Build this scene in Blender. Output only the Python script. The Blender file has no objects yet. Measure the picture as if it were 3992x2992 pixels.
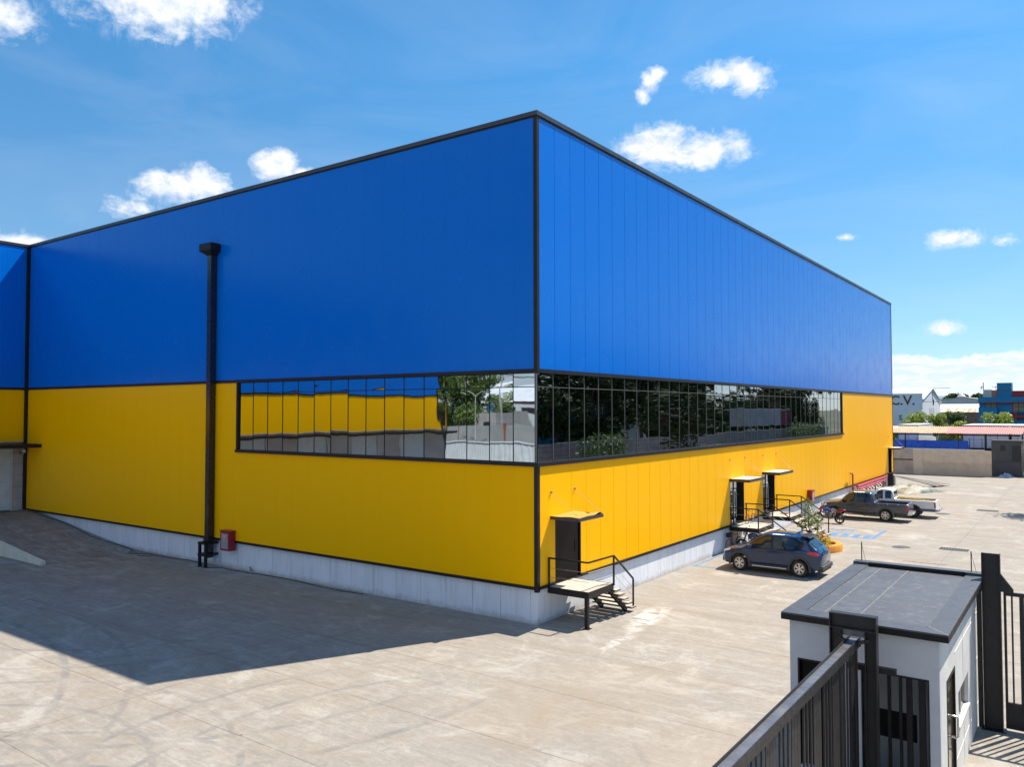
import bpy, bmesh, math, random
from mathutils import Vector, Matrix, noise as mnoise
R = math.radians
S = bpy.context.scene
COL = S.collection

# ------------------------------------------------------------------ camera
cam_d = bpy.data.cameras.new('camera'); cam = bpy.data.objects.new('camera', cam_d); COL.objects.link(cam)
CAM = Vector((-21.8465, -14.6827, 7.1)); YAW, PITCH, ROLL, FPX = 0.6232628, 0.0330578, -0.0015671, 3107.33
fw = Vector((math.cos(PITCH)*math.cos(YAW), math.cos(PITCH)*math.sin(YAW), math.sin(PITCH)))
rt = Vector((math.sin(YAW), -math.cos(YAW), 0)); up = rt.cross(fw)
r2 = rt*math.cos(ROLL)+up*math.sin(ROLL); u2 = up*math.cos(ROLL)-rt*math.sin(ROLL)
m = Matrix((r2, u2, -fw)).transposed().to_4x4(); m.translation = CAM
cam.matrix_world = m
cam_d.sensor_fit = 'HORIZONTAL'; cam_d.sensor_width = 36.0; cam_d.lens = 36.0*FPX/3992
cam_d.clip_start = 0.1; cam_d.clip_end = 20000
S.camera = cam

# ------------------------------------------------------------------ light and exposure
S.view_settings.view_transform = 'Standard'; S.view_settings.look = 'None'
S.view_settings.exposure = 0.83; S.view_settings.gamma = 1.0
SUN_EL = 55.8; SUNV = Vector((10.31, -5.11, 16.95)).normalized()
sd = bpy.data.lights.new('sun', 'SUN'); sd.energy = 4.5; sd.angle = R(0.5); sd.color = (1.0, 0.915, 0.78)
sun = bpy.data.objects.new('sun', sd); COL.objects.link(sun)
sun.rotation_euler = SUNV.to_track_quat('Z', 'Y').to_euler()

# world: physical sky with cumulus laid over it by direction
W = bpy.data.worlds.new('World'); S.world = W; W.use_nodes = True
nt = W.node_tree; nt.nodes.clear()
class NB:
    """tiny node-graph writer: every call returns an output socket"""
    def __init__(s, tree): s.t = tree
    def n(s, kind, **kw):
        nd = s.t.nodes.new(kind)
        for k, v in kw.items(): setattr(nd, k, v)
        return nd
    def put(s, sock, v):
        if isinstance(v, bpy.types.NodeSocket): s.t.links.new(v, sock)
        elif v is not None: sock.default_value = v
    def m(s, op, a, b=None, c=None, clamp=False):
        nd = s.n('ShaderNodeMath', operation=op, use_clamp=clamp)
        for i, v in enumerate((a, b, c)):
            if v is not None: s.put(nd.inputs[i], v)
        return nd.outputs[0]
    def mr(s, v, a, b, c=0.0, d=1.0, smooth=False):
        nd = s.n('ShaderNodeMapRange', interpolation_type='SMOOTHSTEP' if smooth else 'LINEAR', clamp=True)
        s.put(nd.inputs[0], v)
        for i, x in enumerate((a, b, c, d)): s.put(nd.inputs[i+1], x)
        return nd.outputs[0]
    def mix(s, f, a, b, blend='MIX'):
        nd = s.n('ShaderNodeMix', data_type='RGBA', blend_type=blend)
        s.put(nd.inputs[0], f); s.put(nd.inputs[6], c4(a)); s.put(nd.inputs[7], c4(b))
        return nd.outputs[2]
    def noise(s, vec, scale, detail=4, rough=.5, dist=0.0):
        nd = s.n('ShaderNodeTexNoise')
        s.put(nd.inputs['Vector'], vec)
        nd.inputs['Scale'].default_value = scale; nd.inputs['Detail'].default_value = detail
        nd.inputs['Roughness'].default_value = rough; nd.inputs['Distortion'].default_value = dist
        return nd.outputs[0]
    def xyz(s, x, y, z):
        nd = s.n('ShaderNodeCombineXYZ')
        for i, v in enumerate((x, y, z)): s.put(nd.inputs[i], v)
        return nd.outputs[0]
    def sep(s, v):
        nd = s.n('ShaderNodeSeparateXYZ'); s.put(nd.inputs[0], v); return nd.outputs
    def mapping(s, v, loc=(0, 0, 0), rot=(0, 0, 0), sc=(1, 1, 1)):
        nd = s.n('ShaderNodeMapping'); s.put(nd.inputs[0], v)
        nd.inputs['Location'].default_value = loc; nd.inputs['Rotation'].default_value = rot; nd.inputs['Scale'].default_value = sc
        return nd.outputs[0]
def c4(v):
    if isinstance(v, (tuple, list)) and len(v) == 3: return (*v, 1.0)
    return v

b = NB(nt)
sky = b.n('ShaderNodeTexSky', sky_type='NISHITA', sun_disc=False, sun_elevation=R(SUN_EL), sun_rotation=R(116.4),
          altitude=1500, air_density=1.0, dust_density=0.35, ozone_density=3.0)
SKYSTR = 0.124
tc = b.n('ShaderNodeTexCoord')
dx, dy, dz = b.sep(tc.outputs['Generated'])
az = b.m('MULTIPLY', b.m('ARCTAN2', dy, dx), 57.29578)
el = b.m('MULTIPLY', b.m('ARCSINE', dz), 57.29578)
cv = b.xyz(az, b.m('MULTIPLY', el, 1.35), 0.0)
nz = b.noise(cv, 0.50, 9, .60, 0.35)
nz2 = b.noise(b.mapping(cv, loc=(31, 7, 0)), 1.6, 6, .62, .2)
wisp = b.noise(b.mapping(cv, rot=(0, 0, R(-35)), sc=(1.3, .45, 1)), 0.9, 9, .68, .8)
# (az, el, half width, half height, solidity)
CL = [(60.3, 26.3, 6.0, 2.9, 1.0), (57.5, 25.9, 3.2, 1.6, .8), (64.3, 25.4, 2.0, 1.6, .45), (68.6, 23.1, 1.9, 1.5, .55),
      (58.9, 14.6, 2.3, 1.15, 1.0), (57.0, 14.9, 1.9, 1.35, 1.0), (61.5, 13.2, 1.8, .8, .4), (52.2, 16.5, 1.7, 1.25, 1.0),
      (50.6, 16.2, 1.3, .7, .7), (67.5, 10.0, 1.9, .95, 1.0), (25.1, 18.1, 2.9, 1.55, 1.0), (22.2, 17.7, 3.4, 1.25, .9),
      (20.2, 22.3, 2.7, .95, .8), (18.6, 21.8, 1.5, 1.0, .8), (25.2, 22.9, .75, .62, .8), (25.8, 22.3, .65, .75, .8), (26.3, 21.6, .6, .7, .75), (6.6, 10.6, 1.8, .62, .6),
      (3.8, 10.3, .8, .34, .5), (7.2, 5.15, 1.4, .5, .75), (12.8, 11.3, .6, .25, .4),
      (-38, 24, 9, 4, .9), (-75, 30, 12, 5, .9), (-12, 21, 4, 1.5, .8), (140, 30, 20, 9, 1), (170, 22, 18, 8, 1), (175, 50, 26, 11, 1), (-155, 30, 20, 10, 1), (-120, 40, 20, 8, 1), (120, 48, 20, 8, 1)]  # clouds out of view; the western ones added to brighten the shaded walls
den = None; body = None
for (a0, e0, ha, hb, so) in CL:
    u = b.m('DIVIDE', b.m('SUBTRACT', az, a0), ha); v = b.m('DIVIDE', b.m('SUBTRACT', el, e0), hb)
    r = b.m('SQRT', b.m('ADD', b.m('MULTIPLY', u, u), b.m('MULTIPLY', v, v)))
    d = b.m('MULTIPLY', b.m('SUBTRACT', 1.12, r), so*1.5)
    den = d if den is None else b.m('MAXIMUM', den, d)
edge = b.m('ADD', b.m('MULTIPLY', b.m('SUBTRACT', nz, .5), 2.6), b.m('MULTIPLY', b.m('SUBTRACT', nz2, .5), .85))
cd = b.m('ADD', den, edge)
cov = b.mr(cd, -0.10, 1.15, 0, 1, True)
fil = b.m('MULTIPLY', b.m('MULTIPLY', b.mr(wisp, .50, .78), b.mr(den, -.75, .35)), .55)
cov = b.m('MAXIMUM', cov, fil)
cov = b.m('MULTIPLY', cov, b.mr(den, -.45, 0.15, 0, 1, True))
# bank of cumulus low over the horizon
bt = b.m('ADD', 3.55, b.m('ADD', b.m('MULTIPLY', b.m('SUBTRACT', b.noise(cv, .22, 2, .5), .5), 2.6), b.m('MULTIPLY', b.m('SUBTRACT', nz2, .5), 1.0)))
bank = b.mr(b.m('SUBTRACT', bt, el), -0.05, .42, 0, 1, True)
bank = b.m('MULTIPLY', bank, b.mr(el, -.5, 2.2, .62, 1.0))
bankn = b.noise(b.mapping(cv, loc=(3, 17, 0), sc=(.55, 1.7, 1)), 1.1, 8, .62, .6)
bank = b.m('MULTIPLY', bank, b.m('MAXIMUM', b.mr(bankn, .36, .56, .42, 1.0), b.mr(b.m('SUBTRACT', bt, el), 1.1, .3)))
veil = b.m('MULTIPLY', b.mr(b.noise(b.mapping(cv, rot=(0, 0, R(18)), sc=(.35, 1, 1)), .12, 6, .6, 1.0), .42, .8), .10)
cover = b.m('MAXIMUM', b.m('MAXIMUM', cov, bank), veil)
cv2 = b.mapping(cv, loc=(-.45, .75, 0))
nzs = b.noise(cv2, 0.50, 9, .60, 0.35); nzt = b.noise(b.mapping(cv2, loc=(31, 7, 0)), 1.6, 6, .62, .2)
shade = b.m('ADD', .78, b.m('ADD', b.m('MULTIPLY', b.m('SUBTRACT', nz, nzs), 1.3), b.m('MULTIPLY', b.m('SUBTRACT', nz2, nzt), .75)), clamp=True)
shade = b.mix(b.mr(cd, .2, .9), (1.0, 1.0, 1.0), shade)
bsh = b.m('MAXIMUM', b.mr(bankn, .40, .62, .38, .92), b.mr(b.m('SUBTRACT', bt, el), 1.0, .1, .3, 1.0))
lum = b.m('MULTIPLY', b.mix(bank, shade, bsh), 1.0)
skyt = b.mix(1.0, sky.outputs[0], b.mix(b.mr(el, 0, 24), (0.47, .51, .51), (0.35, .76, .87)), 'MULTIPLY')
cl_col = b.mix(lum, (2.4, 3.0, 3.9), (5.0, 5.1, 5.3))
colr = b.mix(cover, skyt, cl_col)
bg = b.n('ShaderNodeBackground'); b.put(bg.inputs[0], colr); bg.inputs[1].default_value = SKYSTR
wo = b.n('ShaderNodeOutputWorld'); nt.links.new(bg.outputs[0], wo.inputs[0])

# ------------------------------------------------------------------ helpers
class MB:
    """collects shapes and links them as ONE mesh object"""
    def __init__(s): s.v = []; s.f = []; s.mi = []; s.cur = 0
    def add(s, vs, fs):
        o = len(s.v); s.v += [tuple(p) for p in vs]
        for f in fs: s.f.append([i+o for i in f]); s.mi.append(s.cur)
        return s
    def box(s, x0, y0, z0, x1, y1, z1):
        if x0 > x1: x0, x1 = x1, x0
        if y0 > y1: y0, y1 = y1, y0
        if z0 > z1: z0, z1 = z1, z0
        return s.add([(x0, y0, z0), (x1, y0, z0), (x1, y1, z0), (x0, y1, z0), (x0, y0, z1), (x1, y0, z1), (x1, y1, z1), (x0, y1, z1)],
                     [(0, 3, 2, 1), (4, 5, 6, 7), (0, 1, 5, 4), (1, 2, 6, 5), (2, 3, 7, 6), (3, 0, 4, 7)])
    def cbox(s, c, d, rz=0.0):
        hx, hy, hz = d[0]/2, d[1]/2, d[2]/2; ca, sa = math.cos(rz), math.sin(rz)
        vs = []
        for z in (-hz, hz):
            for x, y in ((-hx, -hy), (hx, -hy), (hx, hy), (-hx, hy)):
                vs.append((c[0]+x*ca-y*sa, c[1]+x*sa+y*ca, c[2]+z))
        return s.add(vs, [(0, 3, 2, 1), (4, 5, 6, 7), (0, 1, 5, 4), (1, 2, 6, 5), (2, 3, 7, 6), (3, 0, 4, 7)])
    def quad(s, a, b_, c, d): return s.add([a, b_, c, d], [(0, 1, 2, 3)])
    def bar(s, p, q, w, h=None, upv=(0, 0, 1)):
        """rectangular bar from p to q"""
        h = h or w; p = Vector(p); q = Vector(q); d = (q-p).normalized(); U = Vector(upv)
        if abs(d.dot(U)) > .98: U = Vector((1, 0, 0))
        a = d.cross(U).normalized(); c = a.cross(d).normalized()
        vs = []
        for e in (p, q):
            for i, j in ((-1, -1), (1, -1), (1, 1), (-1, 1)): vs.append(e+a*(i*w/2)+c*(j*h/2))
        return s.add(vs, [(3, 2, 1, 0), (4, 5, 6, 7), (0, 1, 5, 4), (1, 2, 6, 5), (2, 3, 7, 6), (3, 0, 4, 7)])
    def tube(s, pts, r, n=8, r1=None, cap=True):
        pts = [Vector(p) for p in pts]; N = len(pts); rings = []
        last = None
        for i, p in enumerate(pts):
            d = (pts[min(i+1, N-1)]-pts[max(i-1, 0)]).normalized()
            a = last if last is not None else (Vector((0, 0, 1)) if abs(d.z) < .9 else Vector((1, 0, 0)))
            a = (a-d*a.dot(d)).normalized(); last = a; c = d.cross(a)
            rr = r if r1 is None else r+(r1-r)*i/(N-1)
            rings.append([p+a*math.cos(2*math.pi*k/n)*rr+c*math.sin(2*math.pi*k/n)*rr for k in range(n)])
        vs = [v for ring in rings for v in ring]; fs = []
        for i in range(N-1):
            for k in range(n):
                k2 = (k+1) % n; fs.append((i*n+k, i*n+k2, (i+1)*n+k2, (i+1)*n+k))
        if cap: fs.append(tuple(reversed(range(n)))); fs.append(tuple(range((N-1)*n, N*n)))
        return s.add(vs, fs)
    def cyl(s, c, r, h, n=24, axis='z', r1=None):
        a = {'x': Vector((1, 0, 0)), 'y': Vector((0, 1, 0)), 'z': Vector((0, 0, 1))}[axis]
        c = Vector(c); return s.tube([c-a*h/2, c+a*h/2], r, n, r1)
    def lathe(s, prof, c=(0, 0, 0), n=32, axis='z', closed=False):
        """prof: (radius, along)"""
        c = Vector(c); vs = []; fs = []; P = len(prof)
        for k in range(n):
            t = 2*math.pi*k/n; ca, sa = math.cos(t), math.sin(t)
            for (r, h) in prof:
                if axis == 'z': vs.append(c+Vector((r*ca, r*sa, h)))
                elif axis == 'x': vs.append(c+Vector((h, r*ca, r*sa)))
                else: vs.append(c+Vector((r*sa, h, r*ca)))
        for k in range(n):
            k2 = (k+1) % n
            for i in range(P if closed else P-1):
                j = (i+1) % P; fs.append((k*P+i, k2*P+i, k2*P+j, k*P+j))
        return s.add(vs, fs)
    def prism(s, poly, axis, a0, a1):
        """polygon of 2D points swept along an axis ('x': (y,z), 'y': (x,z), 'z': (x,y))"""
        n = len(poly)
        def P(p, a): return {'x': (a, p[0], p[1]), 'y': (p[0], a, p[1]), 'z': (p[0], p[1], a)}[axis]
        vs = [P(p, a0) for p in poly]+[P(p, a1) for p in poly]
        return s.add(vs, [tuple(range(n)), tuple(reversed(range(n, 2*n)))]+[(i, i+n, (i+1) % n+n, (i+1) % n) for i in range(n)])
    def build(s, name, mat, parent=None, smooth=False, fix=True, bevel=0.0, **props):
        me = bpy.data.meshes.new(name); me.from_pydata(s.v, [], s.f)
        ms = mat if isinstance(mat, (list, tuple)) else [mat]
        for q in ms: me.materials.append(q)
        if len(ms) > 1: me.polygons.foreach_set('material_index', s.mi)
        if fix:
            bm = bmesh.new(); bm.from_mesh(me)
            bmesh.ops.recalc_face_normals(bm, faces=bm.faces); bm.to_mesh(me); bm.free()
        me.update()
        if smooth:
            me.polygons.foreach_set('use_smooth', [True]*len(me.polygons))
            me.set_sharp_from_angle(angle=R(40))
        o = bpy.data.objects.new(name, me); COL.objects.link(o)
        if parent: o.parent = parent
        if bevel:
            bv = o.modifiers.new('bevel', 'BEVEL'); bv.width = bevel; bv.segments = 2; bv.limit_method = 'ANGLE'
        for k, v in props.items(): o[k] = v
        return o
def tag(o, label, cat, group=None):
    o['label'] = label; o['category'] = cat
    if group: o['group'] = group
    return o
def thing(name, label, cat, loc=(0, 0, 0), rz=0.0, group=None):
    o = bpy.data.objects.new(name, None); COL.objects.link(o); o.location = loc; o.rotation_euler = (0, 0, rz)
    o.empty_display_size = .2
    return tag(o, label, cat, group)
def structure(o): o['kind'] = 'structure'; return o
def text_mesh(txt, size, depth, mat, name, parent=None, mtx=None):
    cu = bpy.data.curves.new(name, 'FONT'); cu.body = txt; cu.size = size; cu.extrude = depth; cu.offset = size*.018; cu.resolution_u = 2
    cu.align_x = 'CENTER'; cu.align_y = 'CENTER'
    t = bpy.data.objects.new(name+'_tmp', cu); COL.objects.link(t)
    dg = bpy.context.evaluated_depsgraph_get(); me = bpy.data.meshes.new_from_object(t.evaluated_get(dg))
    bpy.data.objects.remove(t); bpy.data.curves.remove(cu)
    me.name = name; me.materials.clear(); me.materials.append(mat)
    if mtx: me.transform(mtx)
    o = bpy.data.objects.new(name, me); COL.objects.link(o)
    if parent: o.parent = parent
    return o

# ------------------------------------------------------------------ materials
MATS = {}
def new_mat(name):
    mt = bpy.data.materials.new(name); mt.use_nodes = True; t = mt.node_tree
    bs = t.nodes['Principled BSDF']; return mt, NB(t), bs
def mat(name, col, rough=.5, metal=0.0, var=0.0, scale=3.0, bump=0.0, bscale=30.0, spec=.5, coat=0.0, col2=None, stretch=(1, 1, 1), coatr=.05):
    if name in MATS: return MATS[name]
    mt, n, bs = new_mat(name)
    bs.inputs['Roughness'].default_value = rough; bs.inputs['Metallic'].default_value = metal
    bs.inputs['Specular IOR Level'].default_value = spec
    if coat: bs.inputs['Coat Weight'].default_value = coat; bs.inputs['Coat Roughness'].default_value = coatr
    tcn = n.n('ShaderNodeTexCoord').outputs['Object']
    if var > 0 or col2:
        v = n.noise(n.mapping(tcn, sc=stretch), scale, 6, .6, .3)
        c2 = col2 or tuple(max(0, x*(1-var)) for x in col)
        c1 = col if col2 else tuple(min(1, x*(1+var*.5)) for x in col)
        n.put(bs.inputs['Base Color'], n.mix(n.mr(v, .35, .68), c1, c2))
        n.put(bs.inputs['Roughness'], n.mr(n.noise(tcn, scale*2.3, 4), .3, .7, max(0.02, rough-.08), min(1, rough+.1)))
    else: bs.inputs['Base Color'].default_value = c4(col)
    if bump:
        bp = n.n('ShaderNodeBump'); bp.inputs['Strength'].default_value = bump; bp.inputs['Distance'].default_value = .02
        n.put(bp.inputs['Height'], n.noise(tcn, bscale, 5)); n.put(bs.inputs['Normal'], bp.outputs[0])
    MATS[name] = mt; return mt

def cladding(name, col, rough, spec, wall_axis, tint=(1, 1, 1)):
    """painted sheet panels: faint per-sheet tone and oil-canning"""
    mt, n, bs = new_mat(name)
    geo = n.n('ShaderNodeNewGeometry').outputs['Position']
    x, y, z = n.sep(geo); u = x if wall_axis == 'x' else y
    cell = n.m('FLOOR', n.m('DIVIDE', u, 1.03))
    wn = n.n('ShaderNodeTexWhiteNoise', noise_dimensions='1D'); n.put(wn.inputs['W'], cell)
    big = n.noise(geo, .25, 5, .6); dirt = n.noise(n.mapping(geo, sc=(1.2, 1.2, .18)), 1.1, 7, .65)
    k = n.m('ADD', n.m('MULTIPLY', wn.outputs['Value'], .035), n.m('ADD', n.m('MULTIPLY', big, .07), n.m('MULTIPLY', dirt, .05)))
    n.put(bs.inputs['Base Color'], n.mix(k, col, tuple(min(1, c*.6) for c in col)))
    n.put(bs.inputs['Roughness'], n.mr(n.noise(geo, .8, 5), .3, .7, rough-.03, rough+.05))
    bs.inputs['Specular IOR Level'].default_value = spec; bs.inputs['Specular Tint'].default_value = c4(tint)
    bp = n.n('ShaderNodeBump'); bp.inputs['Strength'].default_value = .16; bp.inputs['Distance'].default_value = .02
    h = n.m('ADD', n.noise(n.mapping(geo, sc=(1, 1, .35)), 1.6, 3, .5), n.m('MULTIPLY', wn.outputs['Value'], .15))
    n.put(bp.inputs['Height'], h); n.put(bs.inputs['Normal'], bp.outputs[0])
    return mt
M_BLUE = cladding('blue_sheet', (0.0, 0.145, 0.63), .24, .42, 'x', (.35, .8, 1.0))
M_YEL = cladding('yellow_sheet', (1.0, 0.495, 0.0), .36, .16, 'x', (1.0, .8, .25))
M_TRIM = mat('dark_trim', (0.013, 0.011, 0.013), .38, 0, .3, 2, spec=.3)
M_FASCIA = mat('dark_flashing', (0.05, 0.048, 0.055), .35, .2, .2, 1.5)
M_STEEL = mat('black_painted_steel', (0.014, 0.012, 0.014), .42, 0, .4, 5, .1, 60, spec=.25)
M_STEELG = mat('charcoal_gate_paint', (0.026, 0.024, 0.025), .40, 0, .3, 4, .1, 80, spec=.3)
M_RAILTOP = mat('sunlit_rail_paint', (0.16, 0.16, 0.17), .30, .2, .3, 3)  # lighter grey puts the sunlit look of the gate rail into the colour
M_CHROME = mat('brushed_steel', (.62, .62, .62), .25, 1.0)
def plinth_mat():
    mt, n, bs = new_mat('white_concrete'); geo = n.n('ShaderNodeNewGeometry').outputs['Position']; x, y, z = n.sep(geo)
    c = n.mix(n.mr(n.noise(n.mapping(geo, sc=(1, 1, .4)), .8, 6, .6), .35, .7), (.76, .78, .84), (.66, .68, .73))
    c = n.mix(n.m('MULTIPLY', n.mr(n.noise(n.mapping(geo, sc=(6, 6, .5)), 1.0, 6, .65), .5, .72), .35), c, (.40, .38, .36))
    sp = n.mr(n.m('ADD', z, n.m('MULTIPLY', n.m('SUBTRACT', n.noise(geo, 3.0, 7, .7), .5), .55)), .24, -.06)
    c = n.mix(n.m('MULTIPLY', sp, .75), c, (.30, .25, .20))
    n.put(bs.inputs['Base Color'], c); bs.inputs['Roughness'].default_value = .82
    bp = n.n('ShaderNodeBump'); bp.inputs['Strength'].default_value = .25; bp.inputs['Distance'].default_value = .02; n.put(bp.inputs['Height'], n.noise(geo, 18, 5)); n.put(bs.inputs['Normal'], bp.outputs[0])
    MATS['white_concrete'] = mt; return mt
M_BASE = plinth_mat()
M_BASE2 = mat('grey_block_paint', (0.40, 0.37, 0.36), .85, 0, .15, .8, .3, 25)
M_TREAD = mat('concrete_tread', (0.52, 0.46, 0.39), .85, 0, .25, 4, .3, 40)
M_CANTOP = mat('pale_canopy_top', (0.78, 0.62, 0.50), .65, 0, .15, 2)
M_DARK = mat('dark_interior', (0.02, 0.02, 0.022), .8)
M_ROOFM = mat('roof_membrane', (.45, .45, .46), .8, 0, .15, .4)
M_RED = mat('fire_red', (.30, .012, .03), .35, 0, .2, 6)
M_PILLAR = mat('gloss_pillar', (.006, .006, .007), .15)
M_WIRE = mat('black_rubber', (.012, .012, .013), .6)
M_GLASSD = mat('dark_door_glass', (.006, .005, .006), .12, 0, spec=.08)
M_GLASST = mat('teal_car_glass', (.012, .022, .028), .03, 0, spec=.9)
M_TYRE = mat('tyre_rubber', (.018, .018, .019), .75, 0, .4, 12, .2, 60)
M_RIM = mat('alloy', (.62, .60, .57), .28, .85)
M_RIMD = mat('dark_alloy', (.03, .03, .032), .4, .5)
M_PLAST = mat('grey_plastic', (.045, .047, .05), .6, 0, .2, 8)
M_WHITEP = mat('white_paint', (.78, .78, .76), .4, 0, .08, 3)
M_TAIL = mat('tail_lamp', (.45, .005, .02), .12, 0, spec=.8)
M_LAMP = mat('head_lamp', (.75, .78, .8), .08, 0, spec=.8)
M_BLUEMARK = None

def glass_mirror(name, tint, wob):
    """coated office glass: strong mirror over a dark body, each sheet slightly bowed"""
    mt, n, bs = new_mat(name)
    geo = n.n('ShaderNodeNewGeometry').outputs['Position']
    bs.inputs['Base Color'].default_value = (*tint, 1); bs.inputs['Metallic'].default_value = 1.0
    bs.inputs['Roughness'].default_value = .015
    bs.inputs['Specular IOR Level'].default_value = .6
    bp = n.n('ShaderNodeBump'); bp.inputs['Strength'].default_value = wob; bp.inputs['Distance'].default_value = .02
    n.put(bp.inputs['Height'], n.noise(n.mapping(geo, sc=(1, 1, .6)), 0.9, 2, .4)); n.put(bs.inputs['Normal'], bp.outputs[0])
    return mt
M_GLASS = glass_mirror('coated_glass', (.40, .45, .49), .10)

# concrete yard: slabs, broom streaks, stains and tyre arcs
def ground_mat():
    mt, n, bs = new_mat('yard_concrete')
    geo = n.n('ShaderNodeNewGeometry').outputs['Position']
    x, y, z = n.sep(geo)
    def joint(u, step, off, w):
        f = n.m('FRACT', n.m('ADD', n.m('DIVIDE', n.m('SUBTRACT', u, off), step), .5))
        d = n.m('MULTIPLY', n.m('ABSOLUTE', n.m('SUBTRACT', f, .5)), step)
        return d
    wob = n.m('MULTIPLY', n.m('SUBTRACT', n.noise(geo, .5, 3), .5), .04)
    jx = joint(n.m('ADD', x, wob), 3.13, -11.02, .02); jy = joint(n.m('ADD', y, wob), 13.65, -9.1, .02)
    j = n.m('MINIMUM', jx, jy)
    jm = n.mr(j, .006, .026, 1, 0, True); jm = n.m('MULTIPLY', jm, n.mr(n.noise(geo, 1.7, 4), .3, .6, .25, .95))
    jh = n.mr(j, .05, .5, 1, 0, True)
    ci = n.m('FLOOR', n.m('ADD', n.m('DIVIDE', n.m('ADD', x, 11.02), 3.13), 0)); cj = n.m('FLOOR', n.m('DIVIDE', n.m('ADD', y, 9.1), 13.65))
    wn = n.n('ShaderNodeTexWhiteNoise', noise_dimensions='2D'); n.put(wn.inputs['Vector'], n.xyz(ci, cj, 0.0))
    big = n.noise(geo, .09, 6, .6, .6)
    mid = n.noise(geo, .55, 7, .65, .8)
    off = n.m('MULTIPLY', wn.outputs['Value'], 37.0)
    gs = n.n('ShaderNodeVectorMath', operation='ADD'); n.put(gs.inputs[0], geo); n.put(gs.inputs[1], n.xyz(off, off, 0.0)); gs = gs.outputs[0]
    st1 = n.noise(n.mapping(gs, sc=(3.2, .34, 1)), 1.0, 8, .66, .8)           # drag marks along y
    st2 = n.noise(n.mapping(geo, rot=(0, 0, R(-58)), sc=(3.0, .5, 1)), 1.0, 8, .68, 1.6)
    st3 = n.noise(n.mapping(geo, rot=(0, 0, R(-42)), sc=(9.0, 1.1, 1)), 1.0, 9, .74, 1.2)     # sweeper marks
    st4 = n.noise(n.mapping(geo, rot=(0, 0, R(24)), sc=(7.0, 1.0, 1)), 1.0, 9, .74, 1.0)
    grit = n.noise(geo, 5.0, 9, .78, .4)
    fine = n.noise(geo, 14, 6, .7)
    blot = n.noise(geo, 1.3, 8, .7, 1.2)
    sel = n.mr(n.m('ADD', n.m('ADD', x, n.m('MULTIPLY', y, -.6)), n.m('MULTIPLY', mid, 6)), -6, 8, 0, 1)
    st = n.m('ADD', n.m('MULTIPLY', st1, sel), n.m('MULTIPLY', st2, n.m('SUBTRACT', 1.0, sel)))
    base = n.mix(n.mr(big, .35, .66), (.405, .375, .345), (.44, .39, .325))
    base = n.mix(n.m('MULTIPLY', n.mr(wn.outputs['Value'], 0, 1), .10), base, (.37, .34, .305))
    base = n.mix(n.m('MULTIPLY', n.mr(st, .47, .66, 0, 1), .36), base, (.30, .28, .255))
    base = n.mix(n.m('MULTIPLY', n.mr(st, .50, .34, 0, 1), .38), base, (.55, .52, .47))
    base = n.mix(n.m('MULTIPLY', n.mr(blot, .50, .68, 0, 1), .38), base, (.31, .275, .235))
    base = n.mix(n.m('MULTIPLY', n.mr(blot, .48, .34, 0, 1), .30), base, (.52, .48, .42))
    base = n.mix(n.m('MULTIPLY', n.mr(st3, .50, .66, 0, 1), .34), base, (.26, .255, .25))
    base = n.mix(n.m('MULTIPLY', n.mr(st4, .50, .34, 0, 1), .34), base, (.60, .57, .52))
    base = n.mix(n.m('MULTIPLY', n.mr(grit, .50, .66, 0, 1), .40), base, (.28, .25, .22))
    base = n.mix(n.m('MULTIPLY', n.mr(grit, .48, .34, 0, 1), .30), base, (.58, .55, .50))
    pat = n.noise(geo, .33, 9, .72, 1.6)
    base = n.mix(n.m('MULTIPLY', n.mr(pat, .52, .60, 0, 1), .32), base, (.36, .325, .28))
    base = n.mix(n.m('MULTIPLY', n.mr(pat, .47, .38, 0, 1), .45), base, (.66, .63, .58))
    pat2 = n.noise(n.mapping(geo, loc=(40, 9, 0), rot=(0, 0, R(-50)), sc=(1.5, .45, 1)), .8, 9, .75, 1.8)
    base = n.mix(n.m('MULTIPLY', n.mr(pat2, .53, .62, 0, 1), .30), base, (.37, .305, .24))
    base = n.mix(n.m('MULTIPLY', n.mr(pat2, .44, .36, 0, 1), .35), base, (.62, .60, .57))
    base = n.mix(n.m('MULTIPLY', n.mr(mid, .54, .70), .40), base, (.36, .28, .195))     # tan soil stain
    base = n.mix(n.m('MULTIPLY', n.mr(fine, .42, .68), .28), base, (.27, .245, .22))
    # soil-stained patch in front of the corner, and spilled plaster by the hatch
    def patch(cx, cy, ax, ay, rot, soft=.5, k=1.3):
        q = n.mapping(geo, loc=(0, 0, 0)); 
        ca, sa = math.cos(rot), math.sin(rot)
        u0 = n.m('SUBTRACT', x, cx); v0 = n.m('SUBTRACT', y, cy)
        u = n.m('DIVIDE', n.m('ADD', n.m('MULTIPLY', u0, ca), n.m('MULTIPLY', v0, sa)), ax)
        v = n.m('DIVIDE', n.m('SUBTRACT', n.m('MULTIPLY', v0, ca), n.m('MULTIPLY', u0, sa)), ay)
        r = n.m('SQRT', n.m('ADD', n.m('MULTIPLY', u, u), n.m('MULTIPLY', v, v)))
        return n.mr(n.m('ADD', n.m('SUBTRACT', 1.0, r), n.m('MULTIPLY', n.m('SUBTRACT', mid, .5), k)), -.05, soft, 0, 1, True)
    base = n.mix(n.m('MULTIPLY', patch(-4.5, -4.6, 4.6, 2.2, R(-20)), .22), base, (.43, .335, .235))
    base = n.mix(n.m('MULTIPLY', patch(-7.2, -8.6, 4.0, 2.2, R(10), .9, 1.0), .35), base, (.52, .435, .35))
    wsp = n.mr(n.noise(geo, 2.4, 8, .72, .6), .43, .56)
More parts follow.
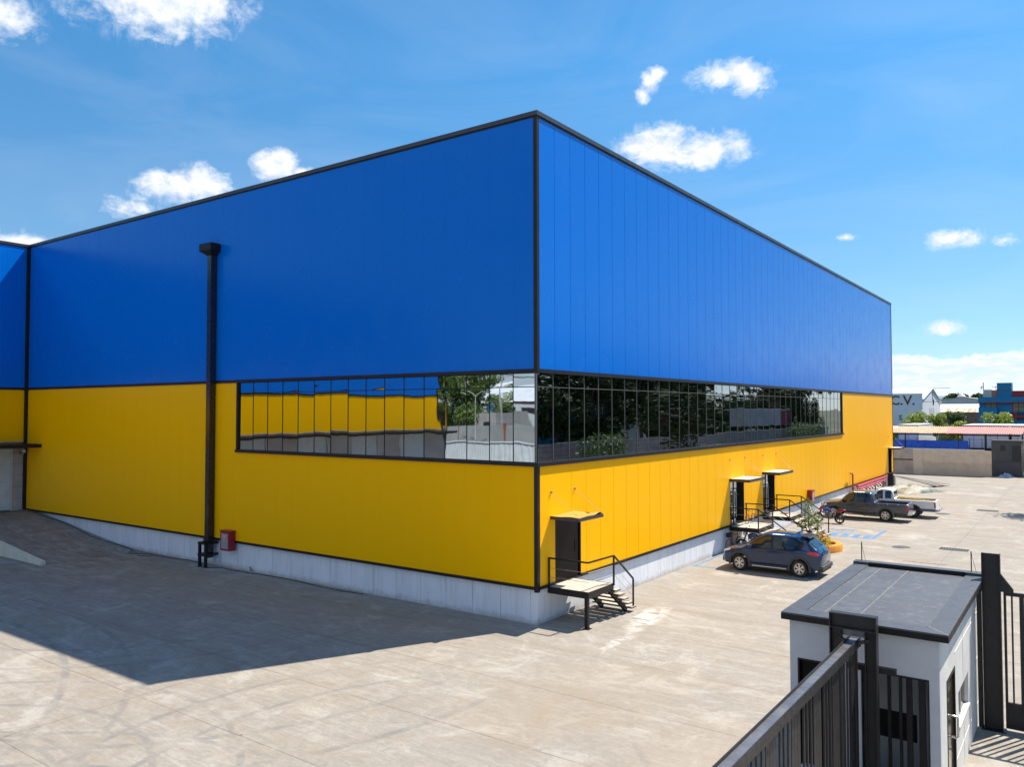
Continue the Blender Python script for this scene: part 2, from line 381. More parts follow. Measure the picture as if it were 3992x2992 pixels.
    base = n.mix(n.m('MULTIPLY', n.m('MULTIPLY', patch(2.6, -2.55, 2.7, .55, R(8), .6, 2.4), wsp), .75), base, (.84, .82, .79))
    base = n.mix(n.m('MULTIPLY', n.m('MULTIPLY', patch(-.3, -3.0, 1.6, .35, R(15), .6, 2.4), wsp), .6), base, (.82, .80, .77))
    base = n.mix(n.m('MULTIPLY', patch(27.5, -6.6, 2.0, .9, 0, .8), .3), base, (.70, .69, .67))
    # tyre arcs
    arc = None
    trk = n.mr(n.noise(geo, 1.1, 5, .6), .36, .66, 0, 1)
    for (cx, cy, rr, w) in ((-17.5, 3.2, 3.6, .10), (-17.5, 3.2, 3.95, .09), (-17.3, 3.4, 5.2, .12), (-17.1, 3.4, 6.7, .12), (-10.5, -6.5, 7.8, .13), (-10.5, -6.5, 9.4, .13),
                            (-19.5, -1.5, 6.6, .11), (-19.5, -1.5, 8.2, .12), (-6.0, 8.5, 9.4, .14), (-6.0, 8.5, 11.1, .14), (-1.0, -14.0, 9.0, .12), (-24, 14, 14.2, .14), (-24, 14, 15.8, .14), (-4.5, 14.5, 9.0, .13), (-4.5, 14.5, 7.3, .13)):
        u = n.m('SUBTRACT', x, cx); v = n.m('SUBTRACT', y, cy)
        r = n.m('SQRT', n.m('ADD', n.m('MULTIPLY', u, u), n.m('MULTIPLY', v, v)))
        d = n.mr(n.m('ABSOLUTE', n.m('SUBTRACT', r, rr)), w*.35, w, 1, 0, True)
        arc = d if arc is None else n.m('MAXIMUM', arc, d)
    ll = n.mr(n.m('ADD', x, n.m('MULTIPLY', n.m('SUBTRACT', mid, .5), 6)), -3.5, -8.5, 0, 1)
    base = n.mix(n.m('MULTIPLY', n.m('MULTIPLY', n.m('MULTIPLY', arc, trk), ll), .62), base, (.20, .205, .225))
    base = n.mix(n.m('MULTIPLY', jh, .10), base, (.30, .25, .20))
    base = n.mix(n.m('MULTIPLY', jm, .55), base, (.12, .105, .09))
    # small dark specks
    vo = n.n('ShaderNodeTexVoronoi', feature='F1'); n.put(vo.inputs['Vector'], geo); vo.inputs['Scale'].default_value = .55
    sp = n.mr(vo.outputs['Distance'], .012, .028, 1, 0)
    base = n.mix(n.m('MULTIPLY', sp, .7), base, (.10, .08, .06))
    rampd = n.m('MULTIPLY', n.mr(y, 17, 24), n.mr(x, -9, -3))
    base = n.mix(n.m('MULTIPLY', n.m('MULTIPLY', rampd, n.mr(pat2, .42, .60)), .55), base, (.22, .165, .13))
    base = n.mix(1.0, base, (.735, .730, .720), 'MULTIPLY')
    n.put(bs.inputs['Base Color'], base)
    n.put(bs.inputs['Roughness'], n.mr(st, .3, .7, .72, .9))
    bs.inputs['Specular IOR Level'].default_value = .3
    bp = n.n('ShaderNodeBump'); bp.inputs['Strength'].default_value = .35; bp.inputs['Distance'].default_value = .01
    n.put(bp.inputs['Height'], n.m('ADD', n.m('MULTIPLY', st, 1.0), n.m('SUBTRACT', n.m('MULTIPLY', fine, .5), n.m('MULTIPLY', jm, 1.2))))
    n.put(bs.inputs['Normal'], bp.outputs[0])
    return mt
M_GROUND = ground_mat()
def outer_mat():
    mt, n, bs = new_mat('dry_earth')
    geo = n.n('ShaderNodeNewGeometry').outputs['Position']
    n.put(bs.inputs['Base Color'], n.mix(n.mr(n.noise(geo, .02, 8, .65), .4, .6), (.04, .06, .03), (.12, .11, .07)))
    bs.inputs['Roughness'].default_value = .95
    return mt

# ------------------------------------------------------------------ ground
g = MB(); g.quad((-60, -32, 0), (77.5, -32, 0), (77.5, 70, 0), (-60, 70, 0)); structure(g.build('yard_ground', M_GROUND))
g = MB(); g.quad((-5000, -5000, -.02), (5000, -5000, -.02), (5000, 5000, -.02), (-5000, 5000, -.02)); structure(g.build('ground', outer_mat()))
# ramp up to the loading door, with a low retaining kerb
g = MB()
ys = [26.0+i*.5 for i in range(23)]
def rampz(y): t = min(1, max(0, (y-24.4)/(36.4-24.4))); return .006+1.2*(t*t*(3-2*t)*.45+t*.55)
for i in range(24):
    y0 = 24.4+i*.53; y1 = y0+.53
    if y1 > 36.8: y1 = 36.8
    g.quad((-4.4, y0, rampz(y0)), (.09, y0, rampz(y0)), (.09, y1, rampz(y1)), (-4.4, y1, rampz(y1)))
ramp = g.build('ramp', M_GROUND); structure(ramp)
g = MB(); g.prism([(24.3, -.01), (24.3, .17), (29.0, .66), (36.8, 1.32), (36.8, -.01)], 'x', -4.62, -4.4)
for yj in (25.4, 26.6, 27.8): g.box(-4.625, yj, 0, -4.62, yj+.02, .2+(yj-24.3)*.1)
k = g.build('ramp_kerb', mat('kerb_cream', (.66, .64, .52), .85, 0, .1, 2)); structure(k)

# ------------------------------------------------------------------ warehouse
WH = thing('warehouse', 'huge blue and yellow panel clad warehouse with a dark ribbon window at its corner', 'warehouse', (0, 0, 0))
L, Y1, ZT, ZB, ZW, ZY, WL, WY = 59.66, 36.86, 17.1, 8.33, 5.33, 1.2, 40.57, 16.12
XW = -37.8; YE = 70.0
def wall_panels(mb, face, a0, a1, z0, z1, phase=0.0, step=1.03):
    """vertical sheets with a small groove between; face = ('x', y) runs along x at y (outward -y), ('y', x) runs along y at x (outward -x)"""
    ax, pos = face; gw, gd = (.005, .004) if ax == 'y' or pos else (.011, .011)
    def P(u, d, z): return (u, pos+d, z) if ax == 'x' else (pos+d, u, z)
    k = math.floor((a0-phase)/step); cuts = [a0]
    while True:
        k += 1; c = phase+k*step
        if c >= a1-.05: break
        if c > a0+.05: cuts.append(c)
    cuts.append(a1)
    for i in range(len(cuts)-1):
        s = cuts[i]+(gw if i else 0); e = cuts[i+1]-(gw if i < len(cuts)-2 else 0)
        mb.quad(P(s, 0, z0), P(e, 0, z0), P(e, 0, z1), P(s, 0, z1))
        if i < len(cuts)-2:
            c = cuts[i+1]
            mb.quad(P(e, 0, z0), P(c, gd, z0), P(c, gd, z1), P(e, 0, z1)); mb.quad(P(c, gd, z0), P(c+gw, 0, z0), P(c+gw, 0, z1), P(c, gd, z1))
DOORS = [(1.07, 2.77, 3.42), (17.43, 19.5, 3.46), (22.54, 24.6, 3.5), (57.3, 58.9, 3.5)]
RX, LX = ('x', 0.0), ('y', 0.0)
cb = MB(); wall_panels(cb, RX, .12, L, ZB+.11, 16.94, .06); cb.build('blue_cladding', M_BLUE, WH, fix=False)
cb = MB(); wall_panels(cb, LX, .12, Y1-.15, ZB+.11, 16.94, -.11)
cb.build('blue_cladding', M_BLUE, WH, fix=False)
cb = MB(); wall_panels(cb, ('x', Y1), XW, -.15, ZB+.11, 16.94, -.2); cb.build('blue_cladding', M_BLUE, WH, fix=False)
cb = MB(); z1_ = ZW-.1; prev = .12
for (d0, d1, dh) in DOORS:
    wall_panels(cb, RX, prev, d0, ZY+.06, z1_ if d1 < WL else ZB, .06); wall_panels(cb, RX, d0, d1, dh, z1_ if d1 < WL else ZB, .06); prev = d1
    if d1 == 24.6:
        wall_panels(cb, RX, prev, WL+.12, ZY+.06, z1_, .06); prev = WL+.12
wall_panels(cb, RX, prev, L, ZY+.06, ZB, .06)
cb.build('yellow_cladding', M_YEL, WH, fix=False)
cb = MB(); wall_panels(cb, LX, .12, WY+.12, ZY+.06, z1_, -.11); wall_panels(cb, LX, WY+.12, Y1-.15, ZY+.06, ZB, -.11); cb.build('yellow_cladding', M_YEL, WH, fix=False)
cb = MB(); wall_panels(cb, ('x', Y1), XW, -.15, 5.28, ZB, -.2); cb.build('yellow_cladding', M_YEL, WH, fix=False)
# end wall of the main block and of the wing (seen only from other positions)
cb = MB(); cb.box(L, .02, 0, L-.2, YE, 16.9); cb.box(XW, Y1+.02, 0, XW+.2, YE, 16.9); cb.box(XW, YE, 0, L, YE-.2, 16.9); cb.build('rear_wall', M_BASE2, WH)
cb = MB(); cb.box(.1, .1, 16.5, L-.1, YE-.1, 16.6); cb.box(XW+.1, Y1+.1, 16.5, .1, YE-.1, 16.6); cb.build('roof', M_ROOFM, WH)
# flashing band along the roof edge
f = MB()
f.box(-.06, -.06, 16.95, L+.06, .30, 17.1); f.box(-.06, .30, 16.95, .30, Y1-.06, 17.1); f.box(XW-.06, Y1-.06, 16.95, .30, Y1+.3, 17.1)
f.box(L-.3, .30, 16.95, L+.06, YE, 17.1); f.box(XW-.06, Y1+.3, 16.95, XW+.3, YE, 17.1)
f.build('roof_flashing', M_FASCIA, WH)
f = MB()
f.box(-.02, -.02, 16.90, L+.02, .05, 16.948); f.box(-.02, .05, 16.90, .05, Y1-.03, 16.948); f.box(XW, Y1-.03, 16.90, -.022, Y1+.03, 16.948)  # thin black strip under the flashing paints in its shadow line
# corner posts
f.box(-.02, -.02, ZB+.13, .125, .125, 16.898); f.box(-.02, -.02, 1.10, .125, .125, ZW-.115)
f.box(-.16, Y1-.16, 1.1, .02, Y1+.02, 16.898)
# belt between the colours and base strip
f.box(-.05, -.05, ZB, L+.02, .10, ZB+.128); f.box(-.05, .10, ZB, .10, Y1-.05, ZB+.128); f.box(XW, Y1-.05, ZB, -.162, Y1+.05, ZB+.128)
px = .127
for (d0, d1, dh) in DOORS: f.box(px, -.04, ZY-.02, d0, .08, ZY+.08); px = d1
f.box(px, -.04, ZY-.02, L, .08, ZY+.08); f.box(-.04, .127, ZY-.02, .08, Y1-.165, ZY+.08)
f.box(L-.06, -.03, ZY+.12, L+.02, .05, ZB-.01); f.box(L-.04, -.03, ZB+.13, L+.02, .05, 16.898)
f.box(XW-.02, Y1-.03, 0, XW+.15, Y1+.1, ZB-.01); f.box(XW-.02, Y1-.03, ZB+.13, XW+.15, Y1+.1, 16.86)
# ends of the ribbon window
f.box(WL, -.03, ZW, WL+.12, .08, ZB-.002); f.box(-.03, WY, ZW, .08, WY+.12, ZB-.002)
f.box(-.09, -.09, ZW-.11, WL+.12, .09, ZW+.02); f.box(-.09, .09, ZW-.11, .09, WY+.12, ZW+.02)
f.build('black_trim_and_shadow', M_TRIM, WH)
# ribbon window: two runs of sheets meeting at the glass corner
def ribbon(ax, length, step, rnd):
    p = MB(); fr = MB(); rng = random.Random(rnd); n_ = 6
    ns = int(round(length/step)); st = length/ns
    for i in range(ns):
        for (za, zb) in ((ZW+.03, 7.85), (7.88, ZB-.02)):
            u0, u1 = i*st+.014, (i+1)*st-.014
            tx, tz, bw = rng.gauss(0, .0012), rng.gauss(0, .0010), rng.gauss(0, .0012 if ax == 'x' else .0007)
            bt_ = rng.gauss(0, .0012)
            gx, gz = 8, 12; vs = []; fs = []
            for a in range(gx+1):
                for c in range(gz+1):
                    uu, vv = a/gx, c/gz
                    d = .05+(uu-.5)*tx*1.0+(vv-.5)*tz*2.0+bw*(1-(2*uu-1)**2)+bt_*math.sin(vv*3.1+uu*1.3)
                    U = u0+(u1-u0)*uu; Z = za+(zb-za)*vv
                    vs.append((U, d, Z) if ax == 'x' else (d, U, Z))
            for a in range(gx):
                for c in range(gz): fs.append((a*(gz+1)+c, (a+1)*(gz+1)+c, (a+1)*(gz+1)+c+1, a*(gz+1)+c+1))
            p.add(vs, fs)
    for i in range(ns+1):
        u = i*st; w = .011
        if ax == 'x': fr.box(u-w, .035, ZW+.02, u+w, .10, ZB-.001)
        else:
            if i: fr.box(.035, u-w, ZW+.02, .10, u+w, ZB-.001)
    if ax == 'x': fr.box(.012, .038, 7.853, length, .10, 7.877)
    else: fr.box(.038, .112, 7.853, .10, length, 7.877)
    w = bpy.data.objects.new('ribbon_window', None); COL.objects.link(w); w.parent = WH
    p.build('pane', M_GLASS, w, smooth=True); fr.build('mullion', mat('sunlit_mullion', (.11, .10, .095), .4) if ax == 'x' else M_TRIM, w)  # sunlit run's mullions painted lighter; the shaded run keeps the dark trim
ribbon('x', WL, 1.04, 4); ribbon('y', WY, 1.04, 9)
# concrete plinth, set back under the cladding, with panel joints
pb = MB()
def plinth(mb, face, a0, a1, z0, z1, phase, step):
    ax, pos = face
    def P(u, d, z): return (u, pos+d, z) if ax == 'x' else (pos+d, u, z)
    k = math.floor((a0-phase)/step); cuts = [a0]
    while True:
        k += 1; c = phase+k*step
        if c >= a1-.05: break
        if c > a0+.05: cuts.append(c)
    cuts.append(a1)
    for i in range(len(cuts)-1):
        s = cuts[i]+(.008 if i else 0); e = cuts[i+1]-(.008 if i < len(cuts)-2 else 0)
        mb.quad(P(s, 0, z0), P(e, 0, z0), P(e, 0, z1), P(s, 0, z1))
        if i < len(cuts)-2:
            c = cuts[i+1]
            mb.quad(P(e, 0, z0), P(e, .03, z0), P(e, .03, z1), P(e, 0, z1)); mb.quad(P(e, .03, z0), P(c+.008, .03, z0), P(c+.008, .03, z1), P(e, .03, z1))
            mb.quad(P(c+.008, .03, z0), P(c+.008, 0, z0), P(c+.008, 0, z1), P(c+.008, .03, z1))
plinth(pb, ('x', .09), .12, L-.02, 0, ZY-.01, 7.04, 1.22); plinth(pb, ('y', .12), .09, Y1, 0, ZY-.01, 1.6, 1.22)
pb.build('plinth', M_BASE, WH, fix=False)
# loading wing: grey block wall, roller shutters, long ledge canopy
wb = MB()
SH = [(-1.35-4.0, -.82)]+[(x0, x0+3.4) for x0 in (-11.2, -17.2, -23.2, -29.2, -35.2)]
prev = XW
for (s0, s1) in sorted(SH):
    wb.box(prev, Y1, -.3, s0, Y1+.2, 5.28); wb.box(s0, Y1, 4.9, s1, Y1+.2, 5.28)
    if s0 < -5.5: wb.box(s0, Y1, -.3, s1, Y1+.2, 1.2)
    prev = s1
wb.box(prev, Y1, 1.0, -.01, Y1+.2, 5.28)
wb.build('dock_wall', M_BASE2, WH)
jb = MB()
for z in (1.9, 2.58, 3.26, 3.94, 4.62): jb = MB(); jb.box(-.73, Y1-.004, z, -.165, Y1+.004, z+.014); jb.build('block_joint', mat('joint_grey', (.12, .11, .11), .9), WH)
M_SHUT = mat('shutter_paint', (.60, .62, .64), .45, 0, .1, 2)
for i, (s0, s1) in enumerate(SH):
    sb = MB(); z = 1.22
    while z < 4.88:
        sb.quad((s0, Y1+.10, z), (s1, Y1+.10, z), (s1, Y1+.06, z+.05), (s0, Y1+.06, z+.05))
        sb.quad((s0, Y1+.06, z+.05), (s1, Y1+.06, z+.05), (s1, Y1+.10, z+.1), (s0, Y1+.10, z+.1)); z += .1
    sh = sb.build('roller_shutter', M_SHUT, WH, fix=False)
    for (q0, q1) in ((s1-.002, s1+.09), (s0-.09, s0+.002)):
        fb = MB(); fb.box(q0, Y1-.03, 1.2, q1, Y1+.03, 4.92); fb.build('guide_rail', mat('guide_grey', (.5, .5, .5), .5), sh)
wb = MB(); wb.box(XW, Y1-1.9, 5.02, .55, Y1-.062, 5.1); wb.build('dock_canopy', mat('canopy_board', (.42, .33, .27), .7, 0, .1, 1), WH)
wb = MB(); wb.box(XW, Y1-2.0, 4.94, .62, Y1-1.9, 5.14); wb.box(XW, Y1-.06, 4.93, -.17, Y1-.002, 5.20)
wb.box(.55, Y1-1.9, 4.94, .62, Y1-.17, 5.14); wb.box(.02, Y1-1.75, 4.72, .5, Y1-.2, 4.935); wb.box(XW, Y1-1.9, 5.12, -.17, Y1-.062, 5.16)
wb.build('canopy_edge', M_TRIM, WH)
# doors with frames, and the canopies on tie rods
def door(d0, d1, dh, deep, kind):
    e = bpy.data.objects.new('entrance_door', None); COL.objects.link(e); e.parent = WH
    j = MB(); j.box(d0, .0, ZY, d0+.05, deep, dh); j.box(d1-.05, .0, ZY, d1, deep, dh); j.box(d0, 0, dh-.05, d1, deep, dh-.001); j.box(d0, -.02, ZY-.02, d1, deep, ZY+.03)
    if kind == 'glass':
        mx = (d0+d1)/2; j.box(mx-.03, deep-.03, ZY+.03, mx+.03, deep+.02, dh-.05); j.box(d0+.05, deep-.03, 2.62, d1-.05, deep+.02, 2.67)
    j.build('frame', M_STEEL, e)
    q = MB(); q.box(d0+.05, deep, ZY+.03, d1-.05, deep+.02, dh-.05)
    q.build('pane', M_GLASS if kind == 'glass' else M_GLASSD, e)
    if kind == 'glass':
        h = MB()
        for hx in ((d0+d1)/2-.14, (d0+d1)/2+.14):
            h.tube([(hx, deep-.09, ZY+.35), (hx, deep-.09, ZY+1.75)], .02, 8); h.tube([(hx, deep-.09, ZY+.6), (hx, deep, ZY+.6)], .012, 6); h.tube([(hx, deep-.09, ZY+1.5), (hx, deep, ZY+1.5)], .012, 6)
        h.build('handle', M_CHROME, e)
    else:
        h = MB(); h.tube([(d1-.25, deep-.06, ZY+.9), (d1-.25, deep-.06, ZY+1.3)], .015, 6); h.build('handle', M_STEEL, e)
door(*DOORS[0], .05, 'dark'); door(*DOORS[1], .20, 'glass'); door(*DOORS[2], .20, 'glass'); door(*DOORS[3], .12, 'dark')
def canopy(x0, x1, dep, zt, az, dented=False):
    e = bpy.data.objects.new('canopy', None); COL.objects.link(e); e.parent = WH
    f = MB(); t = .11 if dented else .15
    f.box(x0, -dep, zt-t, x1, -dep+.03, zt); f.box(x0, -dep+.03, zt-t, x0+.03, -.002, zt); f.box(x1-.03, -dep+.03, zt-t, x1, -.002, zt); f.box(x0+.03, -dep+.03, zt-t, x1-.03, -.002, zt-t+.02)
    f.build('edge_frame', M_FASCIA, e)
    nx, ny = 10, 8; vs = []; fs = []
    for i in range(nx+1):
        for k in range(ny+1):
            u, v = i/nx, k/ny; z = zt-.018
            if dented: z += .10*math.exp(-((u-.95)**2+(v-.15)**2)*14)*math.sin(9*u+4*v)+.02*math.sin(5*v+3*u)+.02
            vs.append((x0+.03+(x1-x0-.06)*u, -dep+.03+(dep-.035)*v, z))
    for i in range(nx):
        for k in range(ny): a = i*(ny+1)+k; fs.append((a, a+ny+1, a+ny+2, a+1))
    p = MB(); p.add(vs, fs); p.build('roof_sheet', mat('glossy_canopy_sheet', (.70, .46, .16), .25, .3, .2, 2) if dented else M_CANTOP, e, smooth=dented)  # amber base colour paints in the reflected yellow of the wall
    for xx in (x0+.04, x1-.04):
        r = MB(); r.tube([(xx, -.004, az), (xx, -dep+.03, zt)], .006, 5); r.cbox((xx, -.03, az), (.05, .06, .07))
        r.build('tie_rod', M_CHROME if not dented else mat('rod_grey', (.4, .38, .35), .4, .7), e)
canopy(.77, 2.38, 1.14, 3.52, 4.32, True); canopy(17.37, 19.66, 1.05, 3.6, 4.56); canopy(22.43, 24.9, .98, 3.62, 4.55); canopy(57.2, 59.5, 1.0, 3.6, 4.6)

# loudspeaker / lamp under the ledge
o = thing('floodlight', 'round grey floodlight on the block wall under the loading ledge', 'lamp', (-.42, Y1-.25, 4.68))
m_ = MB(); m_.lathe([(.001, -.02), (.10, 0), (.20, -.16), (.21, -.18), (.19, -.17), (.05, -.05)], axis='y', n=20); m_.build('reflector', mat('lamp_grey', (.35, .38, .4), .3, .5), o, smooth=True)
m_ = MB(); m_.bar((0, 0, 0), (0, .24, .1), .05); m_.build('bracket', M_STEEL, o)

# ------------------------------------------------------------------ downpipe
dp = thing('downpipe', 'tall black square downpipe with hopper head on the shaded wall', 'downpipe', (-.02, 17.95, 0))
def hop(mb, x0, x1, y0, y1, z0, z1, X0, X1, YY0, YY1):
    mb.add([(x0, y0, z0), (x1, y0, z0), (x1, y1, z0), (x0, y1, z0), (X0, YY0, z1), (X1, YY0, z1), (X1, YY1, z1), (X0, YY1, z1)],
           [(0, 3, 2, 1), (4, 5, 6, 7), (0, 1, 5, 4), (1, 2, 6, 5), (2, 3, 7, 6), (3, 0, 4, 7)])
m_ = MB(); m_.box(-.31, -.145, 1.28, -.02, .145, 6.3); m_.box(-.315, -.15, 6.3, -.02, .15, 6.32); m_.box(-.31, -.145, 6.32, -.02, .145, 11.2)
m_.box(-.315, -.15, 11.2, -.02, .15, 11.22); m_.box(-.31, -.145, 11.22, -.02, .145, 14.25)
hop(m_, -.30, -.02, -.14, .14, .38, 1.0, -.32, -.02, -.15, .15); m_.box(-.34, -.17, 1.0, -.02, .17, 1.28)
m_.build('pipe', mat('gloss_black', (.016, .015, .018), .22, 0, .3, 3, spec=.6), dp)
m_ = MB(); hop(m_, -.33, -.02, -.16, .16, 14.25, 14.45, -.52, -.02, -.40, .50); m_.box(-.52, -.40, 14.45, -.02, .50, 14.78); m_.build('hopper', M_STEEL, dp)
for (x, y) in ((-.50, -.26), (-.50, .20)):
    m_ = MB(); m_.box(x-.05, y-.06, 0, x+.05, y+.06, 1.12); m_.box(x-.09, y-.1, 0, x+.09, y+.1, .015); m_.build('leg', M_STEEL, dp)
for z in (.5, 1.02):
    m_ = MB(); m_.box(-.575, -.322, z, -.445, .262, z+.1); m_.box(-.445, -.322, z, .10, -.24, z+.1); m_.box(-.445, .18, z, .10, .262, z+.1); m_.build('bracket', M_STEEL, dp)
# damp stain plate on pipe
# ------------------------------------------------------------------ fire hose cabinets
def fire_box(loc, rz, label, w=.66, h=.86, d=.33):
    o = thing('fire_hose_cabinet', label, 'fire cabinet', loc, rz, 'red fire hose cabinets fixed to the warehouse')
    m_ = MB(); m_.box(-w/2, -d, 0, w/2, 0, h); m_.box(-w/2-.03, -d-.03, h, w/2+.03, 0, h+.03); m_.build('case', M_RED, o)
    g_ = MB(); g_.box(-w/2+.08, -d-.006, .09, w/2-.10, -d+.002, h-.10); gl = g_.build('door_glass', mat('cabinet_glass', (.30, .32, .33), .12, 0, .1, 5, spec=.8), o)
    s = MB(); s.cur = 0; s.box(-.12, -d-.010, h-.36, .10, -d-.006, h-.16)
    s.cur = 1
    for i in range(4): s.box(-.105, -d-.013, h-.20-i*.043, .085-(.05 if i == 3 else 0), -d-.010, h-.185-i*.043)
    s.build('notice', [mat('notice_red', (.72, .09, .05), .5), mat('notice_white', (.85, .75, .7), .5)], gl)
    lk = MB(); lk.cbox((-w/2+.04, -d-.008, h*.5), (.03, .016, .05)); lk.build('latch', M_CHROME, o)
    return o
fire_box((-.002, 16.56, .84), R(-90), 'red fire hose cabinet on the shaded wall beside the downpipe')
fire_box((31.5, -.002, 1.06), 0, 'red fire hose cabinet above the grey pickup bonnet on the sunlit wall', .60, .80, .30)

# cable along the foot of the shaded wall
cbm = MB(); pts = []
rng = random.Random(3)
for i in range(90):
    y = 8.0+i*.31; x = -.10-.10*math.sin(i*.31)-.05*rng.random()
    if 17 < y < 18.6: x -= .55*math.sin((y-17)/1.6*math.pi)
    if 23.2 < y < 24.6: x -= .55*math.sin((y-23.2)/1.4*math.pi)
    pts.append((x, y, rampz(y)+.02))
pts += [(-.5, 36.0, 1.22), (-1.6, 36.2, 1.22), (-3.5, 35.6, 1.2)]
cbm.tube(pts, .014, 6)
cbm.tube([(-.2, 22.6, .03), (-.55, 22.2, .03), (-.75, 22.9, .03), (-.4, 23.6, .03), (-.3, 24.4, .03)], .013, 6)
cbm.tube([(.09, 15.1, .03), (.02, 15.1, .12), (.0, 15.16, .25), (.02, 15.24, .22), (.04, 15.18, .05)], .012, 6)
tag(cbm.build('cable', M_WIRE, None, smooth=True), 'thin black cable lying along the foot of the shaded wall', 'cable')

# ------------------------------------------------------------------ steel stairs
def stairs(loc, label, kind):
    o = thing('steel_stairs', label, 'stairs', loc, 0, 'steel stairs up to the wall doors')
    ht = .95
    if kind == 'side':      # landing, then down along +x
        w, d = 1.62, 1.55
        p = MB(); p.box(.0, -d, 1.14, w, -.0, 1.2); p.build('landing', M_TREAD, o)
        f = MB(); f.box(-.03, -d-.03, .99, w, -d, 1.205); f.box(-.03, -d, .99, 0, 0, 1.205); f.box(w, -d-.03, .99, w+.03, 0, 1.205); f.box(0, -.75, 1.0, w, -.68, 1.138); f.build('landing_frame', M_STEEL, o)
        q = MB(); q.box(.02, -d+.04, 0, .14, -d+.16, .99); q.box(-.04, -d-.02, 0, .2, -d+.22, .015); q.build('post', M_STEEL, o)
        for i in range(5):
            t = MB(); x = w+.06+i*.29; z = 1.0-i*.2; t.box(x-.06, -d-.12, z-.03, x+.27, -.10, z); t.build('tread', M_TREAD, o)
            u = MB(); u.box(x-.07, -d-.13, z-.06, x+.28, -.09, z-.031)
            for yy in (-d+.16, -.45): u.bar((x+.1, yy, z-.06), (x+.02, yy, z-.2), .05, .05)
            u.build('tread_bracket', M_STEEL, o)
        for yy in (-d+.18, -.42):
            s = MB(); s.bar((w-.06, yy, 1.06), (w+1.30, yy, .05), .10, .17); s.build('stringer', M_STEEL, o)
        r = MB(); pts = [(0.0, -.03, 1.2+ht), (0.0, -d, 1.2+ht), (w, -d-.05, 1.2+ht), (w+1.36, -d-.08, .2+ht)]
        for a, c in zip(pts[:-1], pts[1:]): r.bar(a, c, .05, .05)
        for (a, za) in (((0, -.05), 1.2), ((w, -d-.05), 1.2), ((w+1.36, -d-.08), .18)): r.bar((a[0], a[1], za-.05), (a[0], a[1], za+ht), .05, .05)
        r.build('handrail', M_STEEL, o)
        c = MB()
        for hh in (.32, .62):
            c.tube([(0, -.03, 1.2+hh), (0, -d, 1.2+hh)], .007, 5); c.tube([(0, -d, 1.2+hh), (w, -d-.05, 1.2+hh)], .007, 5); c.tube([(w, -d-.05, 1.2+hh), (w+1.36, -d-.08, .2+hh)], .007, 5)
        c.build('cable_rail', mat('rod_grey', (.4, .38, .35), .4, .7), o)
    else:                   # landing, then down toward the yard
        w, d = 2.22, 1.48
        p = MB(); p.box(0, -d, 1.14, w, 0, 1.2); p.build('landing', M_TREAD, o)
        f = MB(); f.box(-.03, -d-.03, .99, w+.03, -d, 1.205); f.box(-.03, -d, .99, 0, 0, 1.205); f.box(w, -d, .99, w+.03, 0, 1.205); f.build('landing_frame', M_STEEL, o)
        for i in range(5):
            t = MB(); y = -d-.06-i*.30; z = 1.0-i*.2; t.box(.0, y-.30, z-.04, w, y, z); t.build('tread', M_TREAD, o)
            u = MB(); u.box(-.01, y-.31, z-.075, w+.01, y+.01, z-.041)
            for xx in (.55, w-.55): u.bar((xx, y-.2, z-.07), (xx, y-.1, z-.2), .05, .05)
            u.build('tread_bracket', M_STEEL, o)
        for xx in (.5, w-.5):
            s = MB(); s.bar((xx, -d+.06, 1.04), (xx, -d-1.5, .05), .08, .17, (0, 0, 1)); s.build('stringer', M_STEEL, o)
        for xx in (.0, w):
            r = MB(); pts = [(xx, -.02, 1.2+ht), (xx, -d+.02, 1.2+ht), (xx, -d-1.45, .2+ht)]
            for a, c in zip(pts[:-1], pts[1:]): r.bar(a, c, .05, .05)
            for (yy, za) in ((-.08, 1.2), (-d+.02, 1.2), (-d-1.45, .2)): r.bar((xx, yy, za-.1), (xx, yy, za+ht), .05, .05)
            r.build('handrail', M_STEEL, o)
        for xx in (.0, w):
            c = MB()
            for hh in (.32, .62): c.tube([(xx, -.03, 1.2+hh), (xx, -d+.02, 1.2+hh), (xx, -d-1.45, .2+hh)], .007, 5)
            c.build('cable_rail', mat('rod_grey', (.4, .38, .35), .4, .7), o)
    return o
stairs((.62, -.0, 0), 'black steel stairs under the dented canopy, dropping sideways along the wall', 'side')
stairs((17.37, -.0, 0), 'black steel stairs behind the dark blue car, with a small bicycle on the landing', 'front')
stairs((22.5, -.0, 0), 'black steel stairs behind the small planted tree, landing empty but for a mat', 'front')

# ------------------------------------------------------------------ painted bay markings and covers
M_BLUEMARK = mat('blue_road_paint', (.035, .17, .42), .7, 0, .0, 2, col2=(.10, .24, .42), stretch=(1, 1, 1))
mk = MB()
def line(x0, y0, x1, y1, w=.10, z=.004): mk.bar((x0, y0, z-.004), (x1, y1, z-.004), w, .008)
line(12.62, -.0, 12.62, -5.12); line(12.57, -5.16, 16.5, -5.16, .12); line(16.5, -5.1, 16.5, -.1); line(12.7, -.12, 16.4, -.12, .1)
line(25.2, -.1, 25.2, -5.0); line(25.15, -5.05, 29.05, -5.05, .17); line(29.05, -4.96, 29.05, -.1, .10)
line(26.42, -.3, 26.42, -4.95, .06)
for yy in (-1.1, -1.95, -2.95, -3.53, -4.12, -4.70): mk.bar((25.25, yy+.0, 0.0), (26.38, yy+.0, 0.0), .34, .008)
